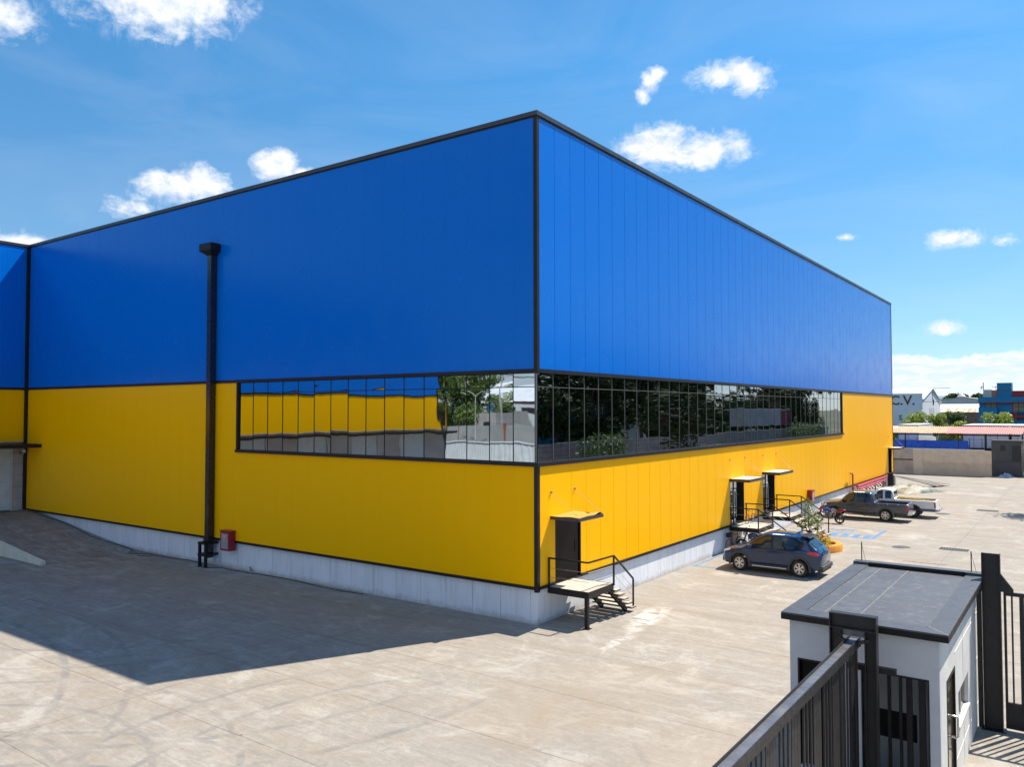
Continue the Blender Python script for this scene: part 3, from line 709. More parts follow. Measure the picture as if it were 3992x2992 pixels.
# wheelchair pictogram, lying in the bay
def arcp(cx, cy, r, a0, a1, n=14): return [(cx+r*math.cos(R(a0+(a1-a0)*i/n)), cy+r*math.sin(R(a0+(a1-a0)*i/n))) for i in range(n+1)]
pic = arcp(27.6, -3.1, .48, 120, 400, 18)
for a, c in zip(pic[:-1], pic[1:]): line(a[0], a[1], c[0], c[1], .11)
line(27.75, -2.0, 27.62, -3.0, .13); line(27.62, -2.95, 28.2, -3.0, .12); line(28.2, -3.0, 28.45, -3.6, .12); line(27.7, -2.35, 28.15, -2.4, .1)
for a, c in zip(*(lambda q: (q[:-1], q[1:]))(arcp(27.78, -1.72, .1, 0, 360, 8))): line(a[0], a[1], c[0], c[1], .1)
structure(mk.build('bay_marking', M_BLUEMARK))
M_IRON = mat('cast_iron', (.09, .09, .095), .6, .3, .3, 8)
GR = 'drain covers set flush in the yard'
def manhole(x, y, r, label):
    o = MB(); o.lathe([(.001, .010), (r*.86, .010), (r*.88, .004), (r*.94, .004), (r*.96, .012), (r, .012), (r+.02, .0)], n=32)
    for i in range(7): o.box(-r*.7, -r*.6+i*r*.2-.012, .010, r*.7, -r*.6+i*r*.2+.012, .016)
    q = o.build('manhole_cover', M_IRON); q.location = (x, y, .002); tag(q, label, 'manhole cover', 'round manhole covers in the yard')
manhole(23.3, -6.85, .42, 'round iron manhole cover beyond the orange planter')
manhole(39.2, -6.7, .45, 'round iron manhole cover beside the white pickup tail')
def grate(x, y, w, d, label):
    o = thing('drain_grate', label, 'drain grate', (x, y, .003), 0, GR)
    f = MB(); f.box(-w/2, -d/2, 0, w/2, -d/2+.05, .012); f.box(-w/2, d/2-.05, 0, w/2, d/2, .012); f.box(-w/2, -d/2+.05, 0, -w/2+.05, d/2-.05, .012); f.box(w/2-.05, -d/2+.05, 0, w/2, d/2-.05, .012)
    n = int(d/.14)
    for i in range(n): yy = -d/2+.1+i*(d-.15)/n; f.box(-w/2+.05, yy, 0, w/2-.05, yy+.05, .010)
    f.build('bars', M_IRON, o)
    k = MB(); k.box(-w/2+.05, -d/2+.05, -.001, w/2-.05, d/2-.05, .002); k.build('pit', M_DARK, o)
grate(24.1, -9.15, .75, 1.3, 'slotted drain grate in the open yard behind the gatehouse'); grate(42.9, -9.0, .8, 1.3, 'slotted drain grate in the open yard near the tree shade')
q = MB(); q.box(-.42, -.34, 0, .42, .34, .012); q.box(-.36, -.28, .012, .36, .28, .016); q = q.build('hatch_cover', mat('galvanised', (.62, .64, .66), .4, .4, .2, 5)); q.location = (3.2, -2.33, .002)
tag(q, 'pale rectangular hatch plate in the concrete near the first stairs', 'hatch cover')
q = MB(); q.box(-.25, -.9, 0, .25, .9, .008)
for i in range(6): q.box(-.22, -.8+i*.28, .008, .22, -.62+i*.28, .011)
q = q.build('trench_cover', mat('rusty_cover', (.30, .25, .21), .8, .2, .4, 6)); q.location = (19.5, -8.5, .002)
tag(q, 'long rusty trench cover behind the gatehouse roof', 'trench cover')

# ------------------------------------------------------------------ vegetation helpers
def leaf_mat(name, c1, c2):
    if name in MATS: return MATS[name]
    mt, n, bs = new_mat(name)
    geo = n.n('ShaderNodeNewGeometry')
    ri = geo.outputs['Random Per Island']
    n.put(bs.inputs['Base Color'], n.mix(n.mr(n.m('ADD', n.m('MULTIPLY', ri, .6), n.m('MULTIPLY', n.noise(geo.outputs['Position'], .6, 3), .5)), .2, .8), c1, c2))
    bs.inputs['Roughness'].default_value = .55
    bs.inputs['Subsurface Weight'].default_value = 0.0
    tr = n.n('ShaderNodeBsdfTranslucent'); n.put(tr.inputs[0], c4(tuple(min(1, x*1.6) for x in c2)))
    mx = n.n('ShaderNodeMixShader'); mx.inputs[0].default_value = .25
    out = n.t.nodes['Material Output']
    n.t.links.new(bs.outputs[0], mx.inputs[1]); n.t.links.new(tr.outputs[0], mx.inputs[2]); n.t.links.new(mx.outputs[0], out.inputs[0])
    MATS[name] = mt; return mt
LM_STREET = mat('leaf_street', (.018, .034, .010), .7, 0, 0, 1.5, col2=(.045, .075, .022), spec=.15)
def leaves(mb, blobs, n, size, rng, squash=1.0):
    tot = sum(bb[3]**2 for bb in blobs)
    for (cx, cy, cz, r) in blobs:
        k = int(n*r*r/tot)
        for _ in range(k):
            while True:
                p = Vector((rng.uniform(-1, 1), rng.uniform(-1, 1), rng.uniform(-1, 1)))
                if .08 < p.length < 1: break
            rad = r*(.55+.45*rng.random()**.5) if rng.random() < .75 else r*rng.random()
            p = p.normalized()*rad
            if mnoise.noise((p+Vector((cx, cy, cz)))*(1.6/max(r, .3))) < -.12 and rng.random() < .8: continue
            c = Vector((cx, cy, cz))+Vector((p.x, p.y, p.z*squash))
            nrm = (p.normalized()+Vector((rng.gauss(0, .7), rng.gauss(0, .7), rng.gauss(0, .7)+.3))).normalized()
            a = nrm.orthogonal().normalized(); a.rotate(Matrix.Rotation(rng.uniform(0, 6.28), 3, nrm)); d = nrm.cross(a)
            s = size*rng.uniform(.6, 1.35)
            mb.add([c-a*s*.5, c+d*s*.28, c+a*s*.5, c-d*s*.28], [(0, 1, 2, 3)])
def tree(name, label, cat, loc, h, cr, nleaf, lsize, lm, seed, group=None, trunk_r=.16, blobs_n=9, spread=.55, zlow=.42):
    rng = random.Random(seed); o = thing(name, label, cat, loc, 0, group)
    t = MB(); top = h*.62; lean = rng.uniform(-.3, .3)
    t.tube([(0, 0, 0), (lean*.3, .05, h*.2), (lean*.7, 0, h*.4), (lean, .1, top)], trunk_r, 8, trunk_r*.45)
    bl = []
    for i in range(blobs_n):
        a = i*2.4+rng.random(); rr = cr*spread*math.sqrt((i+.5)/blobs_n)*1.15; z = h*(zlow+(1-zlow-.14)*rng.random())
        c = (math.cos(a)*rr, math.sin(a)*rr, z); r = cr*rng.uniform(.30, .52); bl.append((*c, r))
        t.tube([(lean*.6, 0, h*.32), (c[0]*.5, c[1]*.5, (h*.34+z)/2), c], trunk_r*.35, 6, .02)
    bl.append((0, 0, h*.84, cr*.42))
    t.build('trunk', mat('bark', (.10, .075, .055), .9, 0, .4, 6, .5, 20), o, smooth=True)
    f = MB(); leaves(f, bl, nleaf, lsize, rng, .8); f.build('crown', lm, o, fix=False)
    return o
LM_DARK = leaf_mat('leaf_dark', (.020, .045, .012), (.06, .11, .025))
LM_MID = leaf_mat('leaf_mid', (.05, .095, .018), (.17, .24, .05))
LM_LIME = leaf_mat('leaf_lime', (.09, .16, .02), (.30, .36, .05))
LM_YEL = leaf_mat('leaf_yellow', (.34, .34, .03), (.62, .55, .08))
LM_MAROON = leaf_mat('leaf_maroon', (.10, .015, .03), (.25, .04, .07))

# ------------------------------------------------------------------ planter with shrubs between the stairs
pl_ = thing('planter', 'low orange kidney shaped kerb planter behind the dark blue car', 'planter', (20.3, -2.9, 0))
def superell(rx, ry, n=40): return [(rx*math.cos(2*math.pi*i/n), ry*math.sin(2*math.pi*i/n)) for i in range(n)]
N = 40; out = []; 
prof = [(1.0, 0), (1.0, .30), (.985, .345), (.95, .36), (.86, .36), (.83, .34), (.82, .30), (.82, .1)]
vs = []; fs = []
for i in range(N):
    ca, sa = math.cos(2*math.pi*i/N), math.sin(2*math.pi*i/N)
    rx, ry = 1.55, 1.78; wx = 1+.10*math.sin(2*math.pi*i/N*2)
    for (k_, z) in prof:
        kk = 1-(1-k_)*1.05; vs.append((rx*ca*kk*wx, ry*sa*kk, z))
P_ = len(prof)
for i in range(N):
    j = (i+1) % N
    for q_ in range(P_-1): fs.append((i*P_+q_, j*P_+q_, j*P_+q_+1, i*P_+q_+1))
q = MB(); q.add(vs, fs); q.build('rim', mat('orange_paint', (.80, .30, .03), .5, 0, .12, 3), pl_, smooth=True)
q = MB(); q.prism([(1.30*math.cos(2*math.pi*i/N)*(1+.1*math.sin(4*math.pi*i/N)), 1.5*math.sin(2*math.pi*i/N)) for i in range(N)], 'z', .05, .20); q.build('soil', mat('soil', (.07, .05, .035), .95, 0, .4, 6, .5, 30), pl_)
# young tree in the planter
rng = random.Random(11)
yt = thing('young_tree', 'slender young tree with olive leaves in the orange planter', 'tree', (20.45, -3.05, .2))
t = MB()
for (dx_, dy_) in ((0, 0), (.12, .06), (-.1, .08)):
    t.tube([(dx_, dy_, 0), (dx_*1.5+.03, dy_, .6), (dx_*2.2, dy_*2+.02, 1.3), (dx_*2.0, dy_*1.5, 2.0)], .022, 6, .008)
bl = [(0, 0, 1.9, .34), (.22, .1, 1.55, .38), (-.25, -.2, 1.45, .36), (.1, -.42, 1.15, .34), (-.2, .22, 1.2, .34), (.25, .30, .95, .27), (0, -.1, 1.05, .33), (-.05, -.45, .8, .25), (.05, .1, 2.15, .22)]
for c in bl: t.tube([(0, 0, .5), (c[0]*.6, c[1]*.6, (c[2]+.5)/2), c[:3]], .010, 5, .004)
t.build('trunk', mat('bark', (.1, .07, .05), .9), yt)
f = MB(); leaves(f, bl, 2300, .075, rng); f.build('crown', LM_MID, yt, fix=False)
def shrub(name, label, cat, loc, mats_, r, n, seed, hgt=.8, group=None, sz=.06):
    rng = random.Random(seed); o = thing(name, label, cat, loc, 0, group)
    for i, lm in enumerate(mats_):
        f = MB(); bb = [(rng.uniform(-r, r)*.7, rng.uniform(-r, r)*.7, r*hgt*rng.uniform(.5, 1.0), r*rng.uniform(.35, .5)) for _ in range(5)]
        if lm is LM_MAROON: bb = [(0, 0, r*hgt*1.1, r*.45), (r*.3, -.1, r*hgt*.8, r*.35)]
        leaves(f, bb, n if lm is not LM_MAROON else n//2, sz, rng); f.build({0: 'leaves', 1: 'coloured_leaves'}[min(i, 1)], lm, o, fix=False)
    s = MB()
    for i in range(6): s.tube([(0, 0, 0), (rng.uniform(-r, r)*.6, rng.uniform(-r, r)*.6, r*hgt)], .01, 5)
    s.build('stems', mat('bark', (.1, .07, .05), .9), o); return o
GS = 'croton shrubs in the bed between the stairs'
shrub('croton_shrub', 'yellow and maroon croton shrub at the near edge of the orange planter', 'shrub', (19.55, -3.95, .22), [LM_YEL, LM_MAROON], .62, 900, 5, group=GS, sz=.08)
shrub('croton_shrub', 'yellow and red croton shrub seen above the bonnet of the dark blue car', 'shrub', (19.2, -1.95, .2), [LM_YEL, LM_MAROON], .42, 550, 6, group=GS, sz=.08)
shrub('croton_shrub', 'small yellow croton shrub seen over the roof of the dark blue car', 'shrub', (20.1, -2.2, .2), [LM_YEL, LM_MAROON], .30, 300, 7, group=GS, sz=.07)
q = MB(); rng = random.Random(8)
for i in range(150):
    x = rng.uniform(19.7, 21.6); y = rng.uniform(-2.7, -1.4); h = rng.uniform(.35, .75); a = rng.uniform(-.18, .18)
    q.add([(x-.012, y, .1), (x+.012, y, .1), (x+a, y+rng.uniform(-.15, .15), .1+h)], [(0, 1, 2)])
gq = q.build('ornamental_grass', leaf_mat('leaf_straw', (.25, .2, .09), (.5, .42, .25)), None, fix=False); gq['kind'] = 'stuff'; tag(gq, 'thin straw coloured grass stems growing between the two farther stairs', 'grass')

# ------------------------------------------------------------------ vehicles
def car_paint(name, col, flake=.3, rough=.25, dust=0.0):
    mt, n, bs = new_mat(name)
    geo = n.n('ShaderNodeTexCoord').outputs['Object']
    v = n.noise(geo, 2.0, 6, .6)
    nx, ny, nzv = n.sep(n.n('ShaderNodeNewGeometry').outputs['Normal'])
    c = n.mix(n.m('MULTIPLY', n.mr(v, .3, .7), .25), col, tuple(min(1, x*.7+.02) for x in col))
    bs.inputs['Specular IOR Level'].default_value = .3
    if dust: c = n.mix(n.m('MULTIPLY', n.mr(n.noise(geo, 3.5, 7, .7), .35, .7), dust), c, (.34, .29, .23))
    n.put(bs.inputs['Base Color'], c)
    bs.inputs['Metallic'].default_value = flake; bs.inputs['Roughness'].default_value = rough+.1
    bs.inputs['Coat Weight'].default_value = .8-dust*.7; bs.inputs['Coat Roughness'].default_value = .03+dust*.25
    return mt
def lerp_tab(tab, x):
    for i in range(len(tab)-1):
        a, c = tab[i], tab[i+1]
        if a[0] <= x <= c[0]:
            t = (x-a[0])/max(1e-6, c[0]-a[0]); return [p+(q_-p)*t for p, q_ in zip(a[1:], c[1:])]
    return list(tab[0][1:] if x < tab[0][0] else tab[-1][1:])
def section(v):
    """v: zbot, half width low, zshoulder, half width shoulder, ztop, half width top -> half section points (y, z)"""
    zb, wl, zs, ws, zt, wt = v; crown = .03 if zt-zs > .3 else .015
    zm = zb+(zs-zb)*.5; g_ = zt-zs
    return [(0, zb), (wl*.6, zb), (wl*.93, zb+.02), (wl*.985, zb+.10), (wl, zm), ((wl+ws)/2+.012, zs-(zs-zb)*.18), (ws, zs), (ws+(wt-ws)*.10, zs+g_*.08), (ws+(wt-ws)*.55, zs+g_*.5), (wt+.02, zt-min(.06, g_*.3)), (wt*.90, zt-.008), (wt*.5, zt+crown*.7), (0, zt+crown)]
def car_side_y(tab, x, z):
    h = section(lerp_tab(tab, x))
    for (y0, z0), (y1, z1) in zip(h[2:10], h[3:11]):
        if z0 <= z <= z1+1e-6: return y0+(y1-y0)*(z-z0)/max(1e-6, z1-z0)
    return h[9][0]
def cut(obj, tool_mb, op='DIFFERENCE'):
    me = bpy.data.meshes.new('cutter'); me.from_pydata(tool_mb.v, [], tool_mb.f); bm = bmesh.new(); bm.from_mesh(me); bmesh.ops.recalc_face_normals(bm, faces=bm.faces); bm.to_mesh(me); bm.free()
    t = bpy.data.objects.new('cutter', me); COL.objects.link(t)
    md = obj.modifiers.new('cut', 'BOOLEAN'); md.object = t; md.operation = op; md.solver = 'EXACT'
    par = obj.parent; obj.parent = None
    bpy.context.view_layer.update(); dg = bpy.context.evaluated_depsgraph_get()
    nm = bpy.data.meshes.new_from_object(obj.evaluated_get(dg)); nm.name = obj.data.name
    obj.modifiers.remove(md); obj.data = nm; obj.parent = par; bpy.data.objects.remove(t)
def car_body(name, tab, mt, parent, wheels, wr, bed=None):
    xs = []; x0, x1 = tab[0][0], tab[-1][0]; n = 56
    xs = sorted(set([round(x0+(x1-x0)*i/n, 4) for i in range(n+1)]+[round(t_[0], 4) for t_ in tab]))
    # drop stations closer than 1.5cm
    ys_ = [xs[0]]
    for x in xs[1:]:
        if x-ys_[-1] > .015: ys_.append(x)
    ys_[-1] = x1; xs = ys_
    mb = MB(); rings = []
    for x in xs:
        h = section(lerp_tab(tab, x)); ring = [(x, y, z) for y, z in h]+[(x, -y, z) for y, z in reversed(h[1:-1])]
        rings.append(ring)
    n = len(rings[0]); vs = [p for r_ in rings for p in r_]; fs = []
    for i in range(len(rings)-1):
        for k in range(n): k2 = (k+1) % n; fs.append((i*n+k, i*n+k2, (i+1)*n+k2, (i+1)*n+k))
    fs.append(tuple(reversed(range(n)))); fs.append(tuple(range((len(rings)-1)*n, len(rings)*n)))
    mb.add(vs, fs); o = mb.build(name, mt, parent)
    c = MB()
    for wx in wheels:
        for sgn in (1, -1):
            c2 = MB(); c2.cyl((wx, sgn*(tab[len(tab)//2][2]+.05), wr), wr+.075, .62, 28, 'y'); cut(o, c2)
    if bed:
        c2 = MB(); c2.box(bed[0], -bed[2], bed[3], bed[1], bed[2], 3.0); cut(o, c2)
    o.data.polygons.foreach_set('use_smooth', [True]*len(o.data.polygons)); o.data.set_sharp_from_angle(angle=R(32))
    return o
def side_glass(tab, poly, mt, parent, side, off=.006, name='side_window'):
    xs_ = [p[0] for p in poly]; zs_ = [p[1] for p in poly]; mb = MB()
    # strip mesh between lower and upper chain sampled along x
    x0, x1 = min(xs_), max(xs_); n = 16; rows = []
    def chain(x):
        hits = []
        for (a, c) in zip(poly, poly[1:]+poly[:1]):
            if min(a[0], c[0]) <= x <= max(a[0], c[0]) and abs(a[0]-c[0]) > 1e-6: hits.append(a[1]+(c[1]-a[1])*(x-a[0])/(c[0]-a[0]))
        return min(hits), max(hits)
    for i in range(n+1):
        x = x0+(x1-x0)*i/n; x = min(max(x, x0+1e-4), x1-1e-4); lo, hi = chain(x); rows.append([(x, side*(car_side_y(tab, x, lo+(hi-lo)*k/5)+off), lo+(hi-lo)*k/5) for k in range(6)])
    vs = [p for r_ in rows for p in r_]; fs = []
    for i in range(n):
        for k in range(5): fs.append((i*6+k, (i+1)*6+k, (i+1)*6+k+1, i*6+k+1))
    mb.add(vs, fs); return mb.build(name, mt, parent, smooth=True, fix=False)
def end_glass(tab, xa, xb, mt, parent, inset, name, off=.008, tail=0):
    """glass over the sloping front or back surface between stations xa (low) and xb (high)"""
    mb = MB(); n = 8; m_n = 10; vs = []; fs = []
    for i in range(n+1):
        x = xa+(xb-xa)*i/n; v = lerp_tab(tab, x); zt = v[4]; w = v[5]*(.90)-inset
        for k in range(m_n+1):
            y = -w+2*w*k/m_n; cz = (.03 if v[4]-v[2] > .3 else .015)
            vs.append((x+(off if xa > xb else -off), y, zt+cz*(1-(abs(y)/max(.01, v[5]))**2)*.9+off))
    for i in range(n):
        for k in range(m_n): a = i*(m_n+1)+k; fs.append((a, a+1, a+m_n+2, a+m_n+1))
    mb.add(vs, fs); return mb.build(name, mt, parent, smooth=True)
def wheel(parent, x, y, r, w, spokes=6, rimcol=None, dark=False, hub=True):
    e = bpy.data.objects.new('wheel', None); COL.objects.link(e); e.parent = parent; e.location = (x, y, r); s = 1 if y > 0 else -1
    t = MB(); rr = r*.66
    t.lathe([(rr, -w/2), (r*.93, -w/2), (r*.99, -w*.36), (r, -w*.15), (r, w*.15), (r*.99, w*.36), (r*.93, w/2), (rr, w/2)], axis='y', n=36, closed=True); t.build('tyre', M_TYRE, e, smooth=True)
    m_ = MB(); o_ = s*w*.42
    m_.lathe([(rr*.90, o_), (rr*1.0, o_), (rr*1.0, -o_), (rr*.93, -o_), (rr*.88, o_*.3)], axis='y', n=36, closed=True)
    for i in range(spokes):
        a = 2*math.pi*i/spokes; 
        for da in (-.16, .16):
            p = (math.sin(a)*rr*.16, o_*.80, math.cos(a)*rr*.16); q_ = (math.sin(a+da)*rr*.92, o_*.96, math.cos(a+da)*rr*.92)
            m_.bar(p, q_, rr*.15, .03, (0, 1, 0))
    m_.cyl((0, o_*.82, 0), rr*.26, .05, 16, 'y')
    m_.build('rim', rimcol or M_RIM, e)
    d = MB(); d.cyl((0, o_*.35, 0), rr*.92, .03, 24, 'y'); d.build('brake_disc', M_RIMD, e)
    return e
def arch(parent, x, y, r, w, mt, prof=.02):
    m_ = MB(); s = 1 if y > 0 else -1; n = 24; vs = []; fs = []
    a0, a1 = R(-12), R(192)
    for i in range(n+1):
        a = a0+(a1-a0)*i/n; ca, sa = math.cos(a), math.sin(a)
        for (rr, yy) in ((r+.0, y-s*.05), (r+.0, y+s*prof), (r+w, y+s*prof*.9), (r+w+.01, y-s*.05)): vs.append((x+rr*ca, yy, wrz+rr*sa))
    for i in range(n):
        for k in range(3): fs.append((i*4+k, i*4+k+1, (i+1)*4+k+1, (i+1)*4+k))
    m_.add(vs, fs); return m_.build('wheel_arch', mt, parent, smooth=True)

# --- dark blue compact SUV (nose to the wall)
M_SUV = car_paint('suv_blue_paint', (.001, .026, .085), .0, .12)
suv = thing('suv', 'dark blue compact hatchback parked nose to the wall in the first blue bay', 'car', (13.60, -3.46, 0), R(90))
TS = [(-2.20, .50, .66, .72, .70, .86, .62), (-2.14, .36, .78, .80, .80, .98, .70), (-2.02, .30, .84, .93, .86, 1.12, .72), (-1.90, .27, .86, .99, .87, 1.20, .70), (-1.62, .24, .87, 1.02, .87, 1.42, .64),
      (-1.42, .23, .87, 1.02, .87, 1.53, .60), (-1.15, .22, .87, 1.01, .87, 1.575, .61), (-.6, .22, .87, .99, .865, 1.61, .63), (-.1, .22, .87, .975, .865, 1.61, .635), (.28, .22, .87, .965, .865, 1.56, .62), (.55, .22, .87, .96, .865, 1.43, .62),
      (.95, .22, .87, .955, .865, 1.18, .66), (1.17, .22, .87, .95, .86, 1.055, .70), (1.32, .22, .87, .93, .85, 1.01, .70), (1.75, .24, .86, .86, .82, .93, .66), (2.0, .27, .80, .78, .75, .84, .58), (2.12, .33, .70, .66, .64, .72, .5), (2.18, .42, .58, .55, .54, .60, .42)]
wrz = .335
sb_ = car_body('body', TS, M_SUV, suv, (-1.30, 1.32), .335)
for s in (1, -1):
    side_glass(TS, [(1.08, 1.0), (.44, 1.39), (.2, 1.485), (-1.02, 1.485), (-1.50, 1.33), (-1.30, 1.0)], M_PILLAR, suv, s, .003, 'pillar')
    side_glass(TS, [(.98, 1.03), (.42, 1.36), (.20, 1.45), (-.08, 1.475), (-.08, 1.02)], M_GLASST, suv, s)
    side_glass(TS, [(-.15, 1.02), (-.15, 1.475), (-.70, 1.475), (-1.08, 1.43), (-1.25, 1.30), (-1.02, 1.06)], M_GLASST, suv, s)
    side_glass(TS, [(.06, .0+.985), (1.0, 1.0), (1.0, .975), (-1.1, 1.02), (-1.1, 1.04), (.06, 1.01)], M_STEEL, suv, s, .003, 'window_trim')
    for x in (-1.30, 1.32): arch(suv, x, s*.872, .395, .085, M_PLAST)
    m_ = MB(); m_.box(-.88, s*.80, .20, .90, s*.885, .36); m_.build('sill_trim', M_PLAST, suv, bevel=.02)
    m_ = MB(); m_.box(-.75, s*.886, .27, .75, s*.892, .295); m_.build('sill_strip', M_CHROME, suv)
    m_ = MB(); m_.prism([(-1.58, .95), (-2.06, .87), (-2.12, .93), (-1.98, 1.02), (-1.72, 1.04)], 'y', s*.64, s*.885); m_.build('tail_light', M_TAIL, suv, bevel=.015)
    m_ = MB(); m_.prism([(2.08, .72), (1.75, .80), (1.62, .86), (1.8, .86), (2.03, .80)], 'y', s*.55, s*.825); m_.build('headlight', M_LAMP, suv, bevel=.015)
    m_ = MB(); m_.box(.72, s*.88, 1.0, .92, s*1.02, 1.13); m_.build('mirror', M_SUV, suv, bevel=.03)
    for xx in (.0, -.95): m_ = MB(); m_.box(xx-.02, s*.872, .86, xx+.14, s*.89, .885); m_.build('door_handle', M_SUV, suv)
    for xx in (-.115, .93): m_ = MB(); m_.box(xx-.003, s*.862, .36, xx+.003, s*.8745, .97); m_.build('door_gap', M_WIRE, suv)
    m_ = MB(); m_.box(.98, s*.872, .58, 1.16, s*.877, .61); m_.build('badge', M_CHROME, suv)
end_glass(TS, 1.14, .36, M_GLASST, suv, .0, 'windscreen'); end_glass(TS, -1.95, -1.47, M_GLASST, suv, .02, 'rear_window')
m_ = MB(); m_.prism([(-1.30, 1.60), (-1.62, 1.57), (-1.72, 1.535), (-1.58, 1.52), (-1.36, 1.55)], 'y', -.58, .58); m_.build('spoiler', M_STEEL, suv, bevel=.01)
m_ = MB(); m_.prism([(-.95, 1.62), (-1.12, 1.62), (-1.15, 1.72)], 'y', -.03, .03); m_.build('antenna_fin', M_SUV, suv)
m_ = MB(); m_.box(-2.27, -.78, .34, -2.05, .78, .50); m_.box(-2.23, -.70, .24, -2.0, .70, .34); m_.build('rear_bumper', M_PLAST, suv, bevel=.03)
m_ = MB(); m_.box(2.02, -.6, .30, 2.2, .6, .48); m_.build('front_grille', M_PLAST, suv, bevel=.03)
def plate(parent, x, z, txt='A 102'):
    m_ = MB(); m_.box(x-.01, -.17, z, x, .17, z+.12); pl = m_.build('number_plate', M_WHITEP, parent)
    text_mesh(txt, .09, .002, mat('plate_ink', (.1, .1, .12), .6), 'plate_lettering', pl, Matrix.Translation((x-.012, 0, z+.06)) @ Matrix.Rotation(R(-90), 4, 'Z') @ Matrix.Rotation(R(90), 4, 'X'))
m_ = MB(); m_.box(-2.165, -.17, .72, -2.155, .17, .84); m_.build('number_plate', M_WHITEP, suv)
m_ = MB(); m_.bar((-1.72, .05, 1.34), (-1.96, -.25, 1.19), .02, .02); m_.build('wiper', M_STEEL, suv)
for x in (-1.30, 1.32):
    for y in (-.79, .79): wheel(suv, x, y, .335, .21)

suv.scale = (.985, 1.0, 1.07)
# --- pickups
def pickup(label, loc, paint, double, glassm, rimm, L1=2.68, ladder=False, wheel_r=.37, dustm=None):
    o = thing('pickup_truck', label, 'pickup truck', loc, R(90), 'pickup trucks parked nose to the sunlit wall')
    cab0 = -.62 if double else -.15         # rear of cab
    T = [(-L1, .55, .84, .95, .84, 1.13, .80), (-L1+.1, .46, .88, 1.0, .88, 1.16, .83), (cab0-.12, .40, .90, 1.02, .90, 1.16, .84), (cab0-.06, .38, .90, 1.04, .89, 1.20, .80), (cab0+.02, .38, .90, 1.06, .88, 1.66, .70), (cab0+.16, .38, .90, 1.07, .88, 1.76, .68), (cab0+.5, .38, .90, 1.07, .88, 1.80, .68),
         (.55, .38, .90, 1.06, .88, 1.79, .68), (.80, .38, .90, 1.06, .88, 1.70, .68), (1.10, .38, .90, 1.05, .88, 1.42, .70), (1.32, .38, .90, 1.05, .88, 1.22, .74), (1.46, .38, .90, 1.04, .87, 1.14, .76), (1.9, .40, .89, 1.00, .86, 1.10, .74), (2.35, .42, .86, .95, .82, 1.03, .70), (2.52, .48, .78, .85, .74, .92, .62), (2.58, .56, .70, .72, .66, .80, .56)]
    global wrz; wrz = wheel_r
    wx = (-1.35, 1.78)
    body = car_body('body', T, paint, o, wx, wheel_r, bed=(-L1+.09, cab0-.16, .78, .72))
    liner = MB(); liner.box(-L1+.10, -.775, .725, cab0-.17, .775, .74); liner.box(-L1+.10, -.777, .74, cab0-.17, -.77, 1.10); liner.box(-L1+.10, .77, .74, cab0-.17, .777, 1.10); liner.build('bed_liner', M_PLAST, o)
    for s in (1, -1):
        if double:
            side_glass(T, [(1.24, 1.14), (.82, 1.56), (.55, 1.68), (.45, 1.69), (.45, 1.13)], glassm, o, s)
            side_glass(T, [(.36, 1.13), (.36, 1.69), (-.30, 1.68), (-.46, 1.55), (-.50, 1.30), (-.38, 1.13)], glassm, o, s)
            gaps = (.41, -.55, 1.36)
        else:
            side_glass(T, [(1.24, 1.14), (.82, 1.56), (.60, 1.68), (.48, 1.69), (.48, 1.13)], glassm, o, s)
            side_glass(T, [(.34, 1.16), (.34, 1.62), (.29, 1.66), (.0, 1.66), (-.05, 1.62), (-.05, 1.16)], glassm, o, s)
            gaps = (.41, 1.36)
        for x in wx: arch(o, x, s*.905, wheel_r+.07, .07, paint if double else M_PLAST, .015)
        for xx in gaps: m_ = MB(); m_.box(xx-.004, s*.893, .46, xx+.004, s*.9045, 1.08); m_.build('door_gap', M_WIRE, o)
        m_ = MB(); m_.box(cab0-.10, s*.88, .42, cab0-.075, s*.9045, 1.18); m_.build('door_gap', M_WIRE, o)
        for xx in ((.50, -.42) if double else (.50,)): m_ = MB(); m_.box(xx, s*.90, .95, xx+.2, s*.925, .99); m_.build('door_handle', M_STEEL, o)
        m_ = MB(); m_.prism([(-L1-.01, .72), (-L1+.09, .72), (-L1+.11, 1.08), (-L1+.02, 1.08)], 'y', s*.74, s*.893); m_.build('tail_light', M_TAIL, o)
        m_ = MB(); m_.prism([(2.50, .74), (2.2, .80), (2.2, .93), (2.44, .92)], 'y', s*.55, s*.868); m_.build('headlight', M_LAMP, o)
        m_ = MB(); m_.box(1.02, s*.90, 1.10, 1.16, s*1.10, 1.28); m_.build('mirror', M_STEEL if double else M_WHITEP, o, bevel=.03)
        if double:
            m_ = MB(); m_.box(-.45, s*.902, .62, 1.3, s*.915, .66); m_.build('side_moulding', M_PLAST, o)
            for xx in (-.95, -1.5, -2.1): m_ = MB(); m_.cbox((xx, s*.87, 1.10), (.05, .06, .05)); m_.build('tie_hook', M_CHROME, o)
        else:
            m_ = MB(); m_.box(-L1+.02, s*.880, .45, wx[0]-.45, s*.9105, .62); m_.box(wx[0]+.45, s*.880, .40, wx[1]-.45, s*.9105, .52); m_.build('lower_trim', mat('trim_slate', (.10, .12, .16), .5), o)
    end_glass(T, 1.30, .84, glassm, o, .0, 'windscreen')
    m_ = MB(); m_.add([(cab0-.055, -.62, 1.24), (cab0-.055, .62, 1.24), (cab0+.005, .58, 1.62), (cab0+.005, -.58, 1.62)], [(0, 1, 2, 3)]); m_.build('rear_window', glassm, o)
    m_ = MB(); m_.box(-L1-.14, -.84, .46, -L1+.05, .84, .62); m_.box(-L1-.16, -.25, .44, -L1-.12, .25, .60); m_.build('rear_bumper', M_CHROME if double else mat('bumper_grey', (.35, .37, .4), .35, .5), o, bevel=.02)
    m_ = MB(); m_.box(-L1-.165, -.17, .47, -L1-.16, .17, .58); m_.build('number_plate', M_WHITEP, o)
